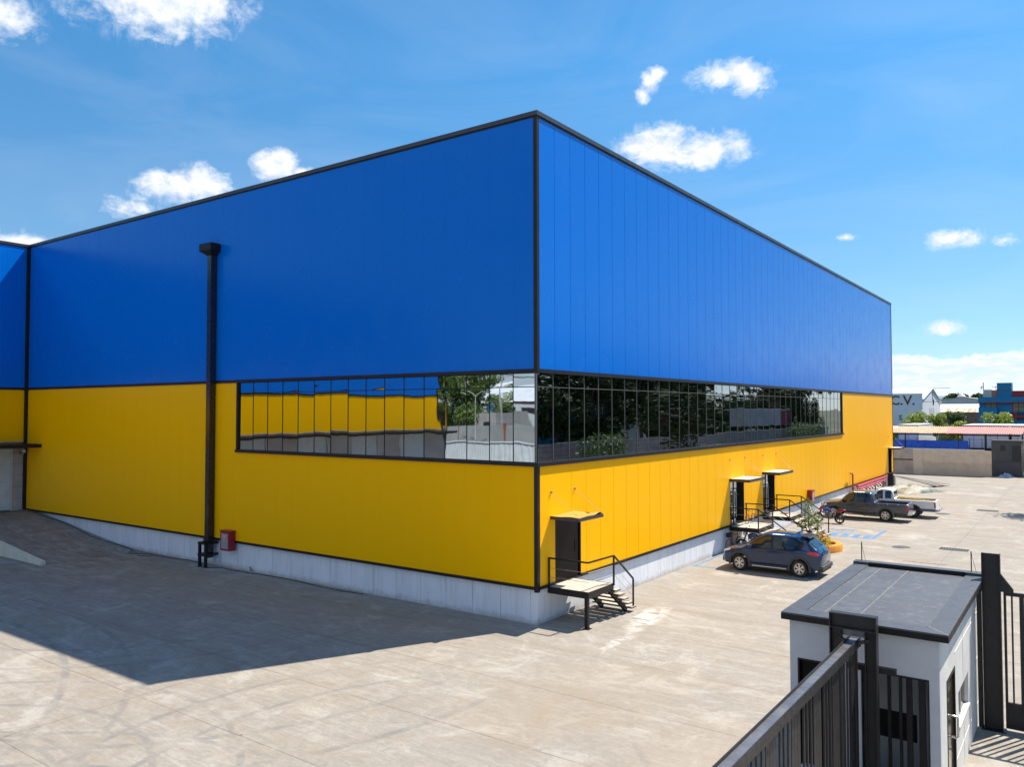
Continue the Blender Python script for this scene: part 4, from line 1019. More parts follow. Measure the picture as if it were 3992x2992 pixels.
    m_ = MB(); m_.box(2.4, -.6, .5, 2.6, .6, .82); m_.build('front_grille', M_PLAST, o, bevel=.03)
    for x in wx:
        for y in (-.80, .80): wheel(o, x, y, wheel_r, .24, 6, rimm)
    return o
pickup('grey double cab pickup with an open empty bed, parked nose to the wall', (33.9, -2.93, 0), car_paint('pickup_grey_paint', (.060, .068, .078), .3, .22, .10), True, M_GLASST, M_RIM)
wt = pickup('white extended cab pickup with ladders in its bed, just beyond the grey pickup', (36.85, -4.05, 0), car_paint('pickup_white_paint', (.74, .74, .73), .0, .35, .12), False, M_GLASST, mat('steel_rim', (.10, .10, .11), .5, .5))
ld = thing('ladder', 'yellow and orange ladder lying in the bed of the white pickup', 'ladder', (36.75, -5.3, 1.06), R(91))
for yy in (-.22, .22):
    m_ = MB(); m_.bar((-1.25, yy, 0), (.95, yy, .14), .05, .09); m_.build('rail', mat('ladder_yellow', (.85, .55, .08), .5), ld)
for i in range(8): m_ = MB(); x = -1.15+i*.27; m_.tube([(x, -.22, .006+i*.017), (x, .22, .006+i*.017)], .018, 6); m_.build('rung', mat('ladder_cream', (.8, .7, .5), .5), ld)

# --- motorcycles
def motorcycle(loc, rz, label, tank, fair):
    o = thing('motorcycle', label, 'motorcycle', loc, rz, 'motorcycles parked by the wall')
    for x, r_, w_ in ((-.62, .31, .12), (.66, .31, .09)):
        e = bpy.data.objects.new('wheel', None); COL.objects.link(e); e.parent = o; e.location = (x, 0, r_)
        t = MB(); t.lathe([(r_-.09+.09*(1+math.cos(a))/1.0*.5+.0, w_/2*math.sin(a)) for a in [2*math.pi*i/10 for i in range(10)]], axis='y', n=30, closed=True); t.build('tyre', M_TYRE, e, smooth=True)
        t = MB(); t.lathe([(r_-.10, -.03), (r_-.075, -.035), (r_-.075, .035), (r_-.10, .03)], axis='y', n=30, closed=True)
        for i in range(6): a = i*math.pi/3; t.bar((0, 0, 0), (math.sin(a)*(r_-.085), 0, math.cos(a)*(r_-.085)), .03, .02, (0, 1, 0))
        t.cyl((0, 0, 0), .05, .1, 12, 'y'); t.build('rim', M_RIMD, e)
    f = MB()
    for s in (-.06, .06):
        f.tube([(.66, s*1.3, .31), (.42, s*1.3, .95)], .025, 8); f.tube([(-.62, s, .31), (-.15, s, .38)], .022, 8)
        f.tube([(.40, s*.6, .88), (.05, s, .42), (-.18, s, .40), (-.30, s, .70), (-.75, s, .82)], .018, 8); f.tube([(-.55, s*1.4, .36), (-.42, s*1.2, .68)], .03, 8)
    f.build('frame', M_STEEL, o, smooth=True)
    e_ = MB(); e_.cbox((.02, 0, .40), (.34, .22, .26)); e_.cyl((.10, 0, .58), .09, .18, 12, 'z'); 
    for i in range(5): e_.cyl((.10, 0, .52+i*.035), .11, .012, 12, 'z')
    e_.build('engine', mat('engine_grey', (.16, .16, .17), .4, .7), o, bevel=.02)
    x_ = MB(); x_.tube([(.18, -.1, .5), (.22, -.13, .28), (-.1, -.14, .24), (-.35, -.15, .3)], .022, 8); x_.tube([(-.3, -.15, .29), (-.85, -.17, .52)], .045, 10); x_.build('exhaust', M_CHROME, o, smooth=True)
    t = MB(); vs = []; fs = []
    prof = [(.36, .84, .05), (.30, .90, .11), (.15, .95, .14), (0, .93, .13), (-.10, .86, .08)]
    for (x, z, w) in prof:
        for (yy, zz) in ((0, z), (w*.7, z-.02), (w, z-.09), (w*.8, z-.2), (0, z-.24), (-w*.8, z-.2), (-w, z-.09), (-w*.7, z-.02)): vs.append((x, yy, zz))
    for i in range(4):
        for k in range(8): fs.append((i*8+k, i*8+(k+1) % 8, (i+1)*8+(k+1) % 8, (i+1)*8+k))
    fs += [tuple(range(8)), tuple(range(32, 40))]
    t.add(vs, fs); t.build('tank', tank, o, smooth=True)
    q_ = MB(); q_.prism([(-.08, .84), (-.16, .79), (-.55, .80), (-.86, .88), (-.84, .93), (-.55, .87), (-.30, .84)], 'y', -.11, .11); q_.build('saddle', M_WIRE, o, bevel=.03)
    q_ = MB(); q_.prism([(-.35, .70), (-.55, .79), (-.95, .90), (-1.0, .86), (-.6, .68)], 'y', -.09, .09); q_.build('tail_fairing', fair, o, bevel=.02)
    q_ = MB(); q_.prism([(-.90, .86), (-1.08, .62), (-1.06, .61), (-.88, .80)], 'y', -.06, .06); q_.build('rear_mudguard', M_STEEL, o)
    q_ = MB(); q_.prism([(-1.03, .66), (-1.09, .55), (-1.10, .56), (-1.04, .67)], 'y', -.1, .1); q_.build('number_plate', M_WHITEP, o)
    q_ = MB(); q_.prism([(.90, .60), (.66, .66), (.42, .60), (.5, .64), (.68, .70)], 'y', -.05, .05); q_.build('front_mudguard', fair, o)
    q_ = MB(); q_.tube([(.36, -.36, 1.02), (.40, -.2, 1.05), (.40, .2, 1.05), (.36, .36, 1.02)], .014, 8); q_.tube([(.40, -.2, 1.05), (.38, -.28, 1.2)], .008, 6); q_.tube([(.40, .2, 1.05), (.38, .28, 1.2)], .008, 6); q_.cbox((.37, -.3, 1.22), (.02, .12, .07)); q_.cbox((.37, .3, 1.22), (.02, .12, .07)); q_.build('handlebar', M_STEEL, o)
    q_ = MB(); q_.lathe([(.001, .12), (.07, .10), (.095, .03), (.09, -.05), (.001, -.08)], (.50, 0, .88), 16, 'x'); q_.build('headlight', M_LAMP, o, smooth=True)
    q_ = MB(); q_.prism([(.44, .78), (.58, .84), (.52, 1.0), (.44, 1.04)], 'y', -.1, .1); q_.build('front_fairing', fair, o, bevel=.02)
    q_ = MB(); q_.tube([(-.05, .1, .3), (-.0, .28, .02)], .012, 6); q_.build('side_stand', M_STEEL, o)
    return o
MC = motorcycle((30.35, -1.55, 0), R(88), 'red and blue motorcycle on its stand beside the grey pickup', mat('moto_blue', (.02, .05, .30), .2, .2, spec=.8), mat('moto_red', (.55, .01, .03), .25, 0))
motorcycle((17.55, -1.25, 0), R(95), 'white and blue motorcycle under the landing behind the dark blue car', mat('moto_navy', (.02, .06, .16), .2, .2, spec=.8), mat('moto_white', (.7, .68, .7), .3))

# --- bicycles
def bicycle(loc, rz, label, col, k=1.0, bag=False, group='bicycles by the warehouse doors', rx=0.0):
    o = thing('bicycle', label, 'bicycle', loc, rz, group); o.scale = (k, k, k); o.rotation_euler = (rx, 0, rz)
    for x in (-.52, .52):
        e = bpy.data.objects.new('wheel', None); COL.objects.link(e); e.parent = o; e.location = (x, 0, .33)
        t = MB(); t.lathe([(.31+.02*math.cos(a), .018*math.sin(a)) for a in [2*math.pi*i/6 for i in range(6)]], axis='y', n=30, closed=True); t.build('tyre', M_TYRE, e, smooth=True)
        t = MB()
        for i in range(14): a = i*2*math.pi/14; t.tube([(0, (-1)**i*.02, 0), (math.sin(a)*.30, 0, math.cos(a)*.30)], .003, 4)
        t.cyl((0, 0, 0), .02, .07, 8, 'y'); t.build('spokes', M_CHROME, e)
    f = MB(); bb, st, ht, hb = (-.08, 0, .28), (-.22, 0, .80), (.36, 0, .82), (.40, 0, .70)
    for a, c in ((bb, st), (st, ht), (bb, hb), (ht, hb)): f.tube([a, c], .016, 8)
    for s in (-.05, .05): f.tube([(-.52, s, .33), (bb[0], s*.5, bb[2])], .010, 6); f.tube([(-.52, s, .33), (st[0], 0, st[2]-.06)], .009, 6); f.tube([(.52, s, .33), (.42, s, .62), hb], .012, 6)
    f.build('frame', col, o, smooth=True)
    h = MB(); h.tube([ht, (.34, 0, .95)], .012, 6); h.tube([(.24, -.30, .97), (.34, -.16, .99), (.34, 0, .95), (.34, .16, .99), (.24, .30, .97)], .012, 6); h.build('handlebar', M_STEEL, o, smooth=True)
    h = MB(); h.tube([st, (-.24, 0, .92)], .012, 6); h.prism([(-.36, .92), (-.34, .97), (-.15, .95), (-.06, .93), (-.15, .91)], 'y', -.06, .06); h.build('saddle', M_WIRE, o, bevel=.01)
    h = MB(); h.cyl((bb[0], -.04, bb[2]), .09, .01, 20, 'y'); h.bar((bb[0], -.06, bb[2]), (bb[0]+.12, -.07, bb[2]-.12), .02); h.bar((bb[0], .06, bb[2]), (bb[0]-.12, .07, bb[2]+.12), .02); h.build('crank', M_STEEL, o)
    if bag: h = MB(); h.cbox((-.48, 0, .84), (.30, .24, .24)); h.build('saddle_bag', mat('black_canvas', (.015, .015, .02), .8), o, bevel=.06)
    return o
bicycle((17.35, -.22, 0), R(-8), 'dark red bicycle with a black rear bag leaning on the plinth', mat('bike_maroon', (.20, .02, .03), .35), 1.0, True)
bicycle((19.1, -.45, 1.2), R(-5), "orange child's bicycle standing on the landing behind the dark blue car", mat('bike_orange', (.75, .18, .02), .4), .72)

# mat on the farther landing
q = MB(); q.box(-.3, -.2, 0, .3, .2, .012)
for i in range(12): q.box(-.3+i*.05, -.2, .012, -.275+i*.05, .2, .018)
q = q.build('doormat', mat('brown_mat', (.16, .07, .03), .9)); q.location = (24.0, -.75, 1.201); tag(q, 'small brown doormat lying on the farther stair landing', 'doormat')

# ------------------------------------------------------------------ red hydrant pipes along the far wall
M_PIPE = mat('pipe_red', (.55, .03, .06), .35, 0, .2, 4); M_PIPE2 = mat('pipe_rust', (.32, .08, .04), .6, 0, .3, 6)
q = thing('standpipe', 'slim red standpipe with a hooked head beside the far wall', 'standpipe', (42.5, -.25, 0))
m_ = MB(); m_.tube([(0, 0, 0), (0, 0, 2.15)], .06, 12); m_.cyl((0, 0, 1.1), .1, .12, 12); m_.build('riser', M_PIPE2, q, smooth=True)
m_ = MB(); m_.tube([(0, 0, 2.12), (-.25, 0, 2.28), (-1.0, -.05, 2.3)], .055, 10); m_.build('arm', M_PIPE2, q, smooth=True)
m_ = MB(); m_.tube([(-1.0, -.05, 2.3), (-1.15, 0, .4)], .012, 5); m_.build('stay_rod', M_PIPE2, q)
q = thing('hydrant_manifold', 'long pink red fire main with a row of valves along the far wall', 'pipework', (43.0, -.45, 0))
m_ = MB(); m_.tube([(0, 0, 1.22), (9.5, 0, 1.22)], .095, 14); m_.tube([(0, -.16, 1.02), (9.5, -.16, 1.04)], .07, 10); m_.build('header_pipe', M_PIPE, q, smooth=True)
m_ = MB(); m_.tube([(9.5, 0, 1.22), (12.0, .1, 1.22)], .07, 10); m_.build('tail_pipe', M_PIPE, q, smooth=True)
for i in range(9):
    v = MB(); x = .7+i*1.0; v.tube([(x, -.16, 1.0), (x, -.34, .86)], .045, 8); v.cyl((x, -.36, .84), .09, .05, 10, 'y'); v.tube([(x, -.16, 1.0), (x+.15, -.36, .74)], .03, 8); v.build('valve', mat('valve_dark', (.12, .05, .04), .5, .3) if i % 3 else M_PIPE, q)
for x in (.1, 3.2, 6.4, 9.4):
    v = MB(); v.bar((x, .0, 0), (x, .0, 1.08), .07, .07); v.bar((x, -.2, .5), (x, .3, .5), .05, .05); v.build('leg', M_PIPE2, q)
q = thing('pipe_pillar', 'concrete pillar with a dark post at the end of the red pipes', 'pillar', (55.3, -.55, 0))
m_ = MB(); m_.box(.15, -.3, 0, .75, .3, 1.25); m_.build('block', M_BASE2, q, bevel=.02)
m_ = MB(); m_.box(-.2, -.2, 0, .1, .2, 1.38); m_.box(-.26, -.26, 1.38, .16, .26, 1.44); m_.build('post', M_TRIM, q)

# heap of tarpaulined sheets beyond the pickups
rng = random.Random(21); vs = []; fs = []; nx, ny = 34, 34
for i in range(nx+1):
    for k in range(ny+1):
        u, v = i/nx*2-1, k/ny*2-1; e_ = max(0, 1-(abs(u)**3+abs(v)**3))
        p = Vector((u*2.6, v*1.5, 0)); z = e_**.6*(.75+.28*mnoise.noise(p*1.3)+.22*abs(mnoise.noise(p*3.1)))*(1+.3*v)
        vs.append((p.x+.1*mnoise.noise(p*2+Vector((5, 0, 0))), p.y+.1*mnoise.noise(p*2), max(0.012, z*.62)))
for i in range(nx):
    for k in range(ny): a = i*(ny+1)+k; fs.append((a, a+ny+1, a+ny+2, a+1))
q = MB(); q.add(vs, fs)
def tarp_m():
    mt, n, bs = new_mat('striped_tarp'); geo = n.n('ShaderNodeTexCoord').outputs['Object']
    w = n.noise(n.mapping(geo, sc=(.2, .8, .8)), .8, 2, .5, .8)
    c = n.mix(n.mr(w, .46, .50), (.30, .30, .27), (.17, .155, .10)); c = n.mix(n.mr(w, .56, .60), c, (.03, .08, .08))
    n.put(bs.inputs['Base Color'], c); bs.inputs['Roughness'].default_value = .6; return mt
q = q.build('covered_heap', tarp_m(), None, smooth=True); q.location = (54.3, -2.3, 0); q.rotation_euler = (0, 0, R(-25))
tag(q, 'crumpled tarpaulin over a heap of scrap beyond the pickups', 'tarpaulin')
q = thing('corrugated_sheets', 'pale sheets leaning from the wall corner down to the yard', 'sheets', (57.2, -1.0, 0))
for i in range(3):
    m_ = MB(); m_.bar((-1.0+i*.5, .5-i*.15, 1.15-i*.04), (2.6+i*1.0, -2.4-i*.4, .12), .75, .03); m_.build('sheet', mat('pale_sheet', (.72, .72, .70), .35, .2, .15, 2), q)

# ------------------------------------------------------------------ gatehouse
gh = thing('gatehouse', 'small grey gatehouse with a flat slate blue roof beside the gates', 'gatehouse', (0, 0, 0))
GX0, GX1, GY0, GY1, GZ = -6.5, -.72, -12.58, -10.08, 3.165
M_GH = mat('gatehouse_grey', (.55, .55, .57), .85, 0, .06, 2, .35, 60)
M_GHR = mat('gatehouse_slab', (.66, .65, .62), .8, 0, .12, 1.2, .3, 30)
wmb = MB()
O1, O2, OT = (-10.95, -10.22), (-12.42, -11.33), 2.46   # front openings (y ranges) and head height
wmb.box(GX0, GY0, OT, GX0+.15, GY1, GZ); wmb.box(GX0, GY0, 0, GX0+.15, O2[0], OT); wmb.box(GX0, O2[1], 0, GX0+.15, O1[0], OT); wmb.box(GX0, O1[1], 0, GX0+.15, GY1, OT)
wmb.box(GX0, O1[0], 0, GX0+.15, O1[1], .5); wmb.box(GX0, O2[0], 0, GX0+.15, O2[1], .5)
wmb.box(GX0+.15, GY1-.15, 0, GX1, GY1, GZ); wmb.box(GX1-.15, GY0+.15, 0, GX1, GY1-.15, GZ)
wmb.build('front_wall', M_GH, gh)
wmb = MB()
segs = [(GX0+.15, -5.72, 0, GZ), (-5.72, -4.64, 2.26, GZ), (-4.64, -4.18, 0, GZ), (-4.18, -2.62, 1.62, GZ), (-4.18, -2.62, 0, .98), (-2.62, GX1-.0, 0, GZ)]
for (a0, a1, z0, z1) in segs: wmb.box(a0, GY0, z0, a1, GY0+.15, z1)
wmb.build('slab_wall', M_GHR, gh)
jb = MB()
for z in (.48, 1.48, 2.48):
    for (a0, a1) in ((-4.60, -3.45), (-3.43, -2.3), (-2.28, -.8)):
        if z == 1.48 and a0 < -3: continue
        jb.box(a0, GY0-.006, z, a1, GY0+.002, z+.02)
jb.box(-3.44, GY0-.006, 0, -3.425, GY0+.002, .97); jb.box(-3.44, GY0-.006, 1.7, -3.425, GY0+.002, GZ-.05); jb.box(-2.3, GY0-.006, 0, -2.285, GY0+.002, GZ-.05)
jb.build('slab_joint', mat('joint_pale', (.72, .70, .66), .8), gh)
dd = bpy.data.objects.new('door', None); COL.objects.link(dd); dd.parent = gh
m_ = MB(); m_.box(-5.70, GY0+.03, .02, -4.66, GY0+.07, 2.24); m_.build('leaf', mat('bronze_glass', (.16, .13, .10), .10, .6, .2, 3, spec=.8), dd)
m_ = MB(); m_.box(-4.72, GY0-.01, 0, -4.64, GY0+.08, 2.26); m_.box(-5.72, GY0-.01, 2.20, -4.72, GY0+.08, 2.26); m_.box(-5.72, GY0-.01, 0, -5.68, GY0+.08, 2.2); m_.build('frame', M_STEEL, dd)
m_ = MB(); m_.tube([(-5.2, GY0+.03, 1.12), (-5.2, GY0-.09, 1.12), (-5.2, GY0-.11, 1.15), (-5.2, GY0-.11, 1.47), (-5.2, GY0-.09, 1.5), (-5.2, GY0+.03, 1.5)], .018, 10); m_.build('handle', M_CHROME, dd, smooth=True)
ww = bpy.data.objects.new('window', None); COL.objects.link(ww); ww.parent = gh
m_ = MB(); m_.box(-4.16, GY0+.07, 1.0, -2.64, GY0+.09, 1.60); m_.build('pane', M_GLASSD, ww)
m_ = MB(); m_.box(-4.2, GY0-.025, .93, -2.60, GY0+.06, .975); m_.build('sill', M_GHR, ww)
m_ = MB(); m_.box(-4.18, GY0+.05, .99, -4.14, GY0+.1, 1.62); m_.box(-2.66, GY0+.05, .99, -2.62, GY0+.1, 1.62); m_.box(-4.14, GY0+.05, 1.58, -2.66, GY0+.1, 1.615); m_.box(-3.42, GY0+.05, 1.0, -3.38, GY0+.1, 1.58); m_.build('frame', mat('alu', (.6, .6, .6), .4, .6), ww)
w_ = bpy.data.objects.new('window', None); COL.objects.link(w_); w_.parent = gh; (a0, a1) = O1
m_ = MB(); m_.box(GX0-.008, a0, OT-.03, GX0+.1, a1, OT-.002); m_.box(GX0-.008, a0, .5, GX0+.1, a0+.03, OT-.03); m_.box(GX0-.008, a1-.03, .5, GX0+.1, a1, OT-.03); m_.box(GX0+.02, (a0+a1)/2-.01, .5, GX0+.1, (a0+a1)/2+.01, OT-.03); m_.build('frame', M_STEEL, w_)
m_ = MB(); m_.box(GX0+.10, a0+.03, .51, GX0+.115, a1-.03, OT-.03); m_.build('pane', M_GLASSD, w_)
w_ = bpy.data.objects.new('barred_opening', None); COL.objects.link(w_); w_.parent = gh; (a0, a1) = O2
m_ = MB(); m_.box(GX0-.01, a0, OT-.03, GX0+.1, a1, OT-.002); m_.box(GX0-.01, a0, .5, GX0+.1, a0+.02, OT-.03); m_.box(GX0-.01, a1-.02, .5, GX0+.1, a1, OT-.03); m_.build('frame', M_STEEL, w_)
for yy, bw in ((-11.42, .10), (-11.55, .035), (-11.78, .05), (-11.96, .045), (-12.10, .09), (-12.30, .10)):
    m_ = MB(); m_.box(GX0+.02, yy-bw/2, .5, GX0+.08, yy+bw/2, OT-.03); m_.build('bar', M_STEEL, w_)
m_ = MB(); m_.box(GX0+.95, GY0+.155, .1, GX0+1.05, a1+.35, GZ-.1); m_.build('inner_wall', mat('inner_grey', (.62, .62, .62), .8), w_)
m_ = MB(); m_.box(GX0+.94, a0+.35, 1.0, GX0+.95, a1+.1, 1.5); m_.build('inner_window', M_DARK, w_)
# roof: slab with dark edge, metal sheets, upstand at the far side
rz0, rz1 = 3.17, 3.30; RX0, RX1, RY0, RY1 = -6.62, -.58, -12.74, -9.96
def roof_m():
    mt, n, bs = new_mat('slate_roof_sheet'); geo = n.n('ShaderNodeNewGeometry').outputs['Position']
    x, y, z = n.sep(geo)
    rib = n.m('SINE', n.m('MULTIPLY', y, 2*math.pi/.03))
    c = n.mix(n.mr(n.noise(geo, 1.2, 7, .65), .35, .7), (.062, .067, .077), (.080, .085, .095))
    c = n.mix(n.m('MULTIPLY', n.mr(n.noise(geo, 5, 7, .7), .5, .75), .5), c, (.22, .22, .225))
    c = n.mix(n.m('MULTIPLY', n.mr(rib, .2, 1.0), .10), c, (.08, .09, .11))
    n.put(bs.inputs['Base Color'], c); bs.inputs['Roughness'].default_value = .5
    bp = n.n('ShaderNodeBump'); bp.inputs['Strength'].default_value = .3; bp.inputs['Distance'].default_value = .004
    n.put(bp.inputs['Height'], rib); n.put(bs.inputs['Normal'], bp.outputs[0]); return mt
rf = bpy.data.objects.new('roof', None); COL.objects.link(rf); rf.parent = gh
M_RE = mat('slate_edge', (.057, .063, .076), .5, 0, .15, 3)
m_ = MB(); m_.box(RX0+.02, RY0+.02, rz0, RX1-.02, RY1-.02, rz1-.09); m_.build('slab', M_STEEL, rf)
m_ = MB(); m_.box(RX0+.45, RY0+.36, rz1-.09, RX1-.30, RY1-.36, rz1-.025); m_.build('sheet', roof_m(), rf)
m_ = MB(); m_.box(RX0, RY0, rz1-.03, RX1, RY0+.36, rz1); m_.box(RX0, RY1-.36, rz1-.03, RX1, RY1, rz1); m_.box(RX0, RY0+.36, rz1-.03, RX0+.45, RY1-.36, rz1)
m_.box(RX1-.28, RY0+.36, rz1-.03, RX1, RY1-.36, rz1+.0); m_.build('edge_flashing', M_RE, rf)
m_ = MB(); m_.box(RX0-.004, RY0-.004, rz0-.005, RX0+.02, RY1+.004, rz1-.032); m_.box(RX0+.02, RY0-.004, rz0-.005, RX1, RY0+.02, rz1-.032); m_.box(RX0+.02, RY1-.02, rz0-.005, RX1, RY1+.004, rz1-.032); m_.box(RX1-.02, RY0+.02, rz0-.005, RX1+.004, RY1-.02, rz1-.032); m_.build('fascia', M_STEEL, rf)
m_ = MB(); m_.box(RX1-.30, RY0, rz1+.002, RX1-.0, RY1, rz1+.06); m_.build('upstand', M_RE, rf)
m_ = MB(); m_.box(RX1-.33, RY0+.36, rz1-.02, RX1-.302, RY1-.36, rz1+.07); m_.build('upstand_face', M_STEEL, rf)  # near-black plate paints the shade on the upstand's inner face
m_ = MB(); M_SEAL = mat('sealant', (.20, .19, .175), .8, 0, .5, 14)
for (a, c) in (((RX0+.45, RY0+.36), (RX1-.32, RY0+.36)), ((RX0+.45, RY1-.36), (RX1-.32, RY1-.36)), ((RX0+.45, -11.2), (RX1-.32, -11.2)), ((RX0+.45, -10.62), (RX1-.4, -10.62)), ((-4.6, RY0+.36), (-4.6, RY1-.36)), ((RX0+.45, RY0+.36), (RX0+.45, RY1-.36)), ((RX0, RY0), (RX0+.45, RY0+.36)), ((-2.4, RY0), (-2.4, RY0+.36)), ((-2.6, RY1-.36), (-2.6, RY1))):
    m_.bar((a[0], a[1], rz1-.024 if abs(a[1]-RY0) > .01 and abs(a[1]-RY1) > .4 or a[0] > RX0+.1 and abs(a[1]-RY0) > .01 else rz1-.001), (c[0], c[1], rz1-.024 if abs(c[1]-RY1) > .01 and a[0] > RX0+.1 and abs(a[1]-RY0) > .01 else rz1-.001), .022, .006)
m_.build('seam', M_SEAL, rf)
for (x, y) in ((RX1-.12, -12.48), (RX1-.12, -10.12)):
    m_ = MB(); m_.tube([(x, y, rz1), (x, y, rz1+.52)], .012, 8); m_.tube([(x, y, rz1+.5), (x-.1, y-.12, rz1+.02)], .004, 4); m_.build('rod', M_STEEL, rf)

# ------------------------------------------------------------------ gates and I-beam posts
def ibeam(mb, cx, cy, z0, z1, w, d, web_normal='x', t=.02):
    """upright I section; web faces web_normal, flanges at both ends of width w"""
    if web_normal == 'x':
        mb.box(cx-t/2, cy-w/2+t, z0, cx+t/2, cy+w/2-t, z1); mb.box(cx-d/2, cy-w/2, z0, cx+d/2, cy-w/2+t, z1); mb.box(cx-d/2, cy+w/2-t, z0, cx+d/2, cy+w/2, z1)
    else:
        mb.box(cx-w/2+t, cy-t/2, z0, cx+w/2-t, cy+t/2, z1); mb.box(cx-w/2, cy-d/2, z0, cx-w/2+t, cy+d/2, z1); mb.box(cx+w/2-t, cy-d/2, z0, cx+w/2, cy+d/2, z1)
q = thing('gate_post', 'single tall black I beam post between the gatehouse and the barred gate', 'gate post', (-1.09, -12.90, 0))
m_ = MB(); ibeam(m_, 0, 0, 0, 3.88, .36, .18); m_.build('column', M_STEELG, q)
m_ = MB(); m_.prism([(-.18, 3.45), (-.42, 3.12), (-.42, 3.06), (-.18, 3.06)], 'x', -.05, .05); m_.build('gusset', M_STEELG, q)
m_ = MB(); m_.box(-.15, -.23, 0, .15, .23, .02); m_.build('base_plate', M_STEELG, q)
q = thing('fence_panel', 'narrow black bar panel between the gatehouse and the tall post', 'fence', (-1.09, -12.66, 0))
m_ = MB(); m_.box(-.04, -.08, 3.02, .04, .12, 3.10); m_.build('top_rail', M_STEELG, q)
m_ = MB(); m_.box(-.04, -.045, .02, .04, .05, 3.02); m_.build('bar', M_STEELG, q)
# portal the sliding gate runs through
q = thing('gate_portal', 'black I beam portal frame holding the sliding gate before the gatehouse', 'gate frame', (-7.20, -11.37, 0))
for y in (-.285, .285):
    m_ = MB(); ibeam(m_, 0, y, 0, 3.32, .19, .17); m_.build('column', M_STEELG, q)
m_ = MB(); m_.box(-.01, -.36, 3.34, .01, .36, 3.56); m_.box(-.085, -.38, 3.56, .085, .38, 3.58); m_.box(-.085, -.38, 3.32, .085, .38, 3.34); m_.box(-.087, -.38, 3.34, .087, -.36, 3.56); m_.box(-.087, .36, 3.34, .087, .38, 3.56); m_.build('crossbeam', M_STEELG, q)
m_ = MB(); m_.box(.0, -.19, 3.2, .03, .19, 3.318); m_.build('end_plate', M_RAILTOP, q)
for y in (-.25, .25):
    m_ = MB(); m_.bar((-.02, y, 3.17), (-.10, y*.40, 3.12), .05, .05); m_.cyl((-.10, y*.40, 3.10), .035, .07, 12); m_.build('guide_arm', M_STEELG, q)
m_ = MB(); m_.box(.2, -.62, 2.58, .30, .16, 2.68); m_.build('motor_arm', M_STEELG, q)
# sliding gate
q = thing('sliding_gate', 'long black sliding gate of flat panels and bars running to the portal frame', 'gate', (-7.1, -11.37, 0))
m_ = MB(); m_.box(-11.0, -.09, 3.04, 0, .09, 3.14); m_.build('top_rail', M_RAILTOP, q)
for y in (-.0945, .0795): m_ = MB(); m_.box(-11.0, y, 3.03, 0, y+.015, 3.18); m_.build('rail_lip', M_STEELG, q)
m_ = MB(); m_.box(-11.0, -.05, .12, 0, .05, .3); m_.build('bottom_rail', M_STEELG, q)
m_ = MB(); m_.box(-.06, -.04, .3, 0.0, .04, 3.04); m_.build('end_stile', M_STEELG, q)
x = -.10
while x > -10.4:
    m_ = MB(); w_ = .40   # flat sheet with two shallow folds
    pr = [(x, -.012), (x-.13, -.012), (x-.135, -.007), (x-.14, -.012), (x-.26, -.012), (x-.265, -.007), (x-.27, -.012), (x-w_, -.012), (x-w_, .0), (x, .0)]
    m_.prism(pr, 'z', .3, 3.04); m_.build('infill_panel', M_STEELG, q)
    x -= w_+.13
    for j in range(3):
        m_ = MB(); m_.box(x-.05, -.025, .3, x, .0, 3.04); m_.build('bar', M_STEELG, q); x -= .05+(.14, .12, .13)[j]
# leaf gate on the right
q = thing('swing_gate', 'black barred gate with a solid lower panel hung beyond the tall post', 'gate', (-.98, -13.12, 0))
m_ = MB(); m_.box(-.03, -6.0, 2.96, .03, 0, 3.04); m_.box(-.03, -6.0, .55, .03, -.05, .62); m_.box(-.03, -6.0, .05, .03, -.05, .12); m_.box(-.03, -.05, .05, .03, 0, 2.96); m_.box(-.03, -6.0, .12, .03, -5.95, 2.96); m_.build('frame', M_STEELG, q)
m_ = MB(); m_.box(-.008, -5.95, .12, .008, -.05, .55); m_.build('lower_panel', M_STEELG, q)
y = -.14; i = 0
while y > -5.9:
    w_ = (.035, .09, .035)[i % 3]; m_ = MB(); m_.box(-.02, y-w_, .62, .02, y, 2.96); m_.build('bar', M_STEELG, q); y -= w_+(.12, .12, .10)[i % 3]; i += 1

# ------------------------------------------------------------------ far end of the yard
M_WALL = mat('beige_block_wall', (.66, .54, .42), .9, 0, .12, 1.5, .3, 25)
M_WALLD = mat('darker_block_wall', (.45, .38, .32), .9, 0, .2, 1.2, .3, 25)  # darker tone of the wall blocks
q = thing('boundary_wall', 'long beige rendered wall closing the far end of the yard', 'wall', (75.0, 0, 0))
m_ = MB(); m_.box(0, -6.62, 0, .18, -.2, 1.36); m_.build('lower_course', mat('beige_render_low', (.58, .475, .37), .9, 0, .12, 1.5), q)
m_ = MB(); m_.box(0.004, -6.0, 1.365, .18, -.2, 2.76); m_.box(.004, -6.62, 1.365, .18, -6.0, 2.70); m_.build('upper_course', M_WALL, q)
m_ = MB(); m_.box(-.04, -.2, 0, .2, .75, 2.78); m_.build('pier', M_WALL, q)
m_ = MB(); m_.box(0, .75, 0, .18, 14.0, 1.5); m_.box(0.003, .75, 1.62, .18, 14.0, 2.78); m_.build('darker_bay', M_WALLD, q)
m_ = MB(); m_.box(-.01, -.2, 1.5, .18, 14.0, 1.62); m_.build('slot', M_DARK, q)
m_ = MB(); m_.box(.01, -6.0, 2.77, .15, 14, 2.80); m_.build('coping', M_BASE, q)
q = thing('boundary_wall', 'short beige wall continuing past the dark booth', 'wall', (77.0, -9.35, 0))
m_ = MB(); m_.box(0, -60, 0, .18, 0, 1.36); m_.box(.004, -60, 1.365, .18, 0, 2.72); m_.build('render', M_WALL, q)
q = thing('guard_booth', 'small dark grey booth with a tiny window under the red roof', 'booth', (76.6, -7.85, 0))
M_BOOTH = mat('booth_grey', (.075, .08, .09), .75, 0, .15, 2); M_BOOTHD = mat('booth_dark', (.035, .037, .042), .75)
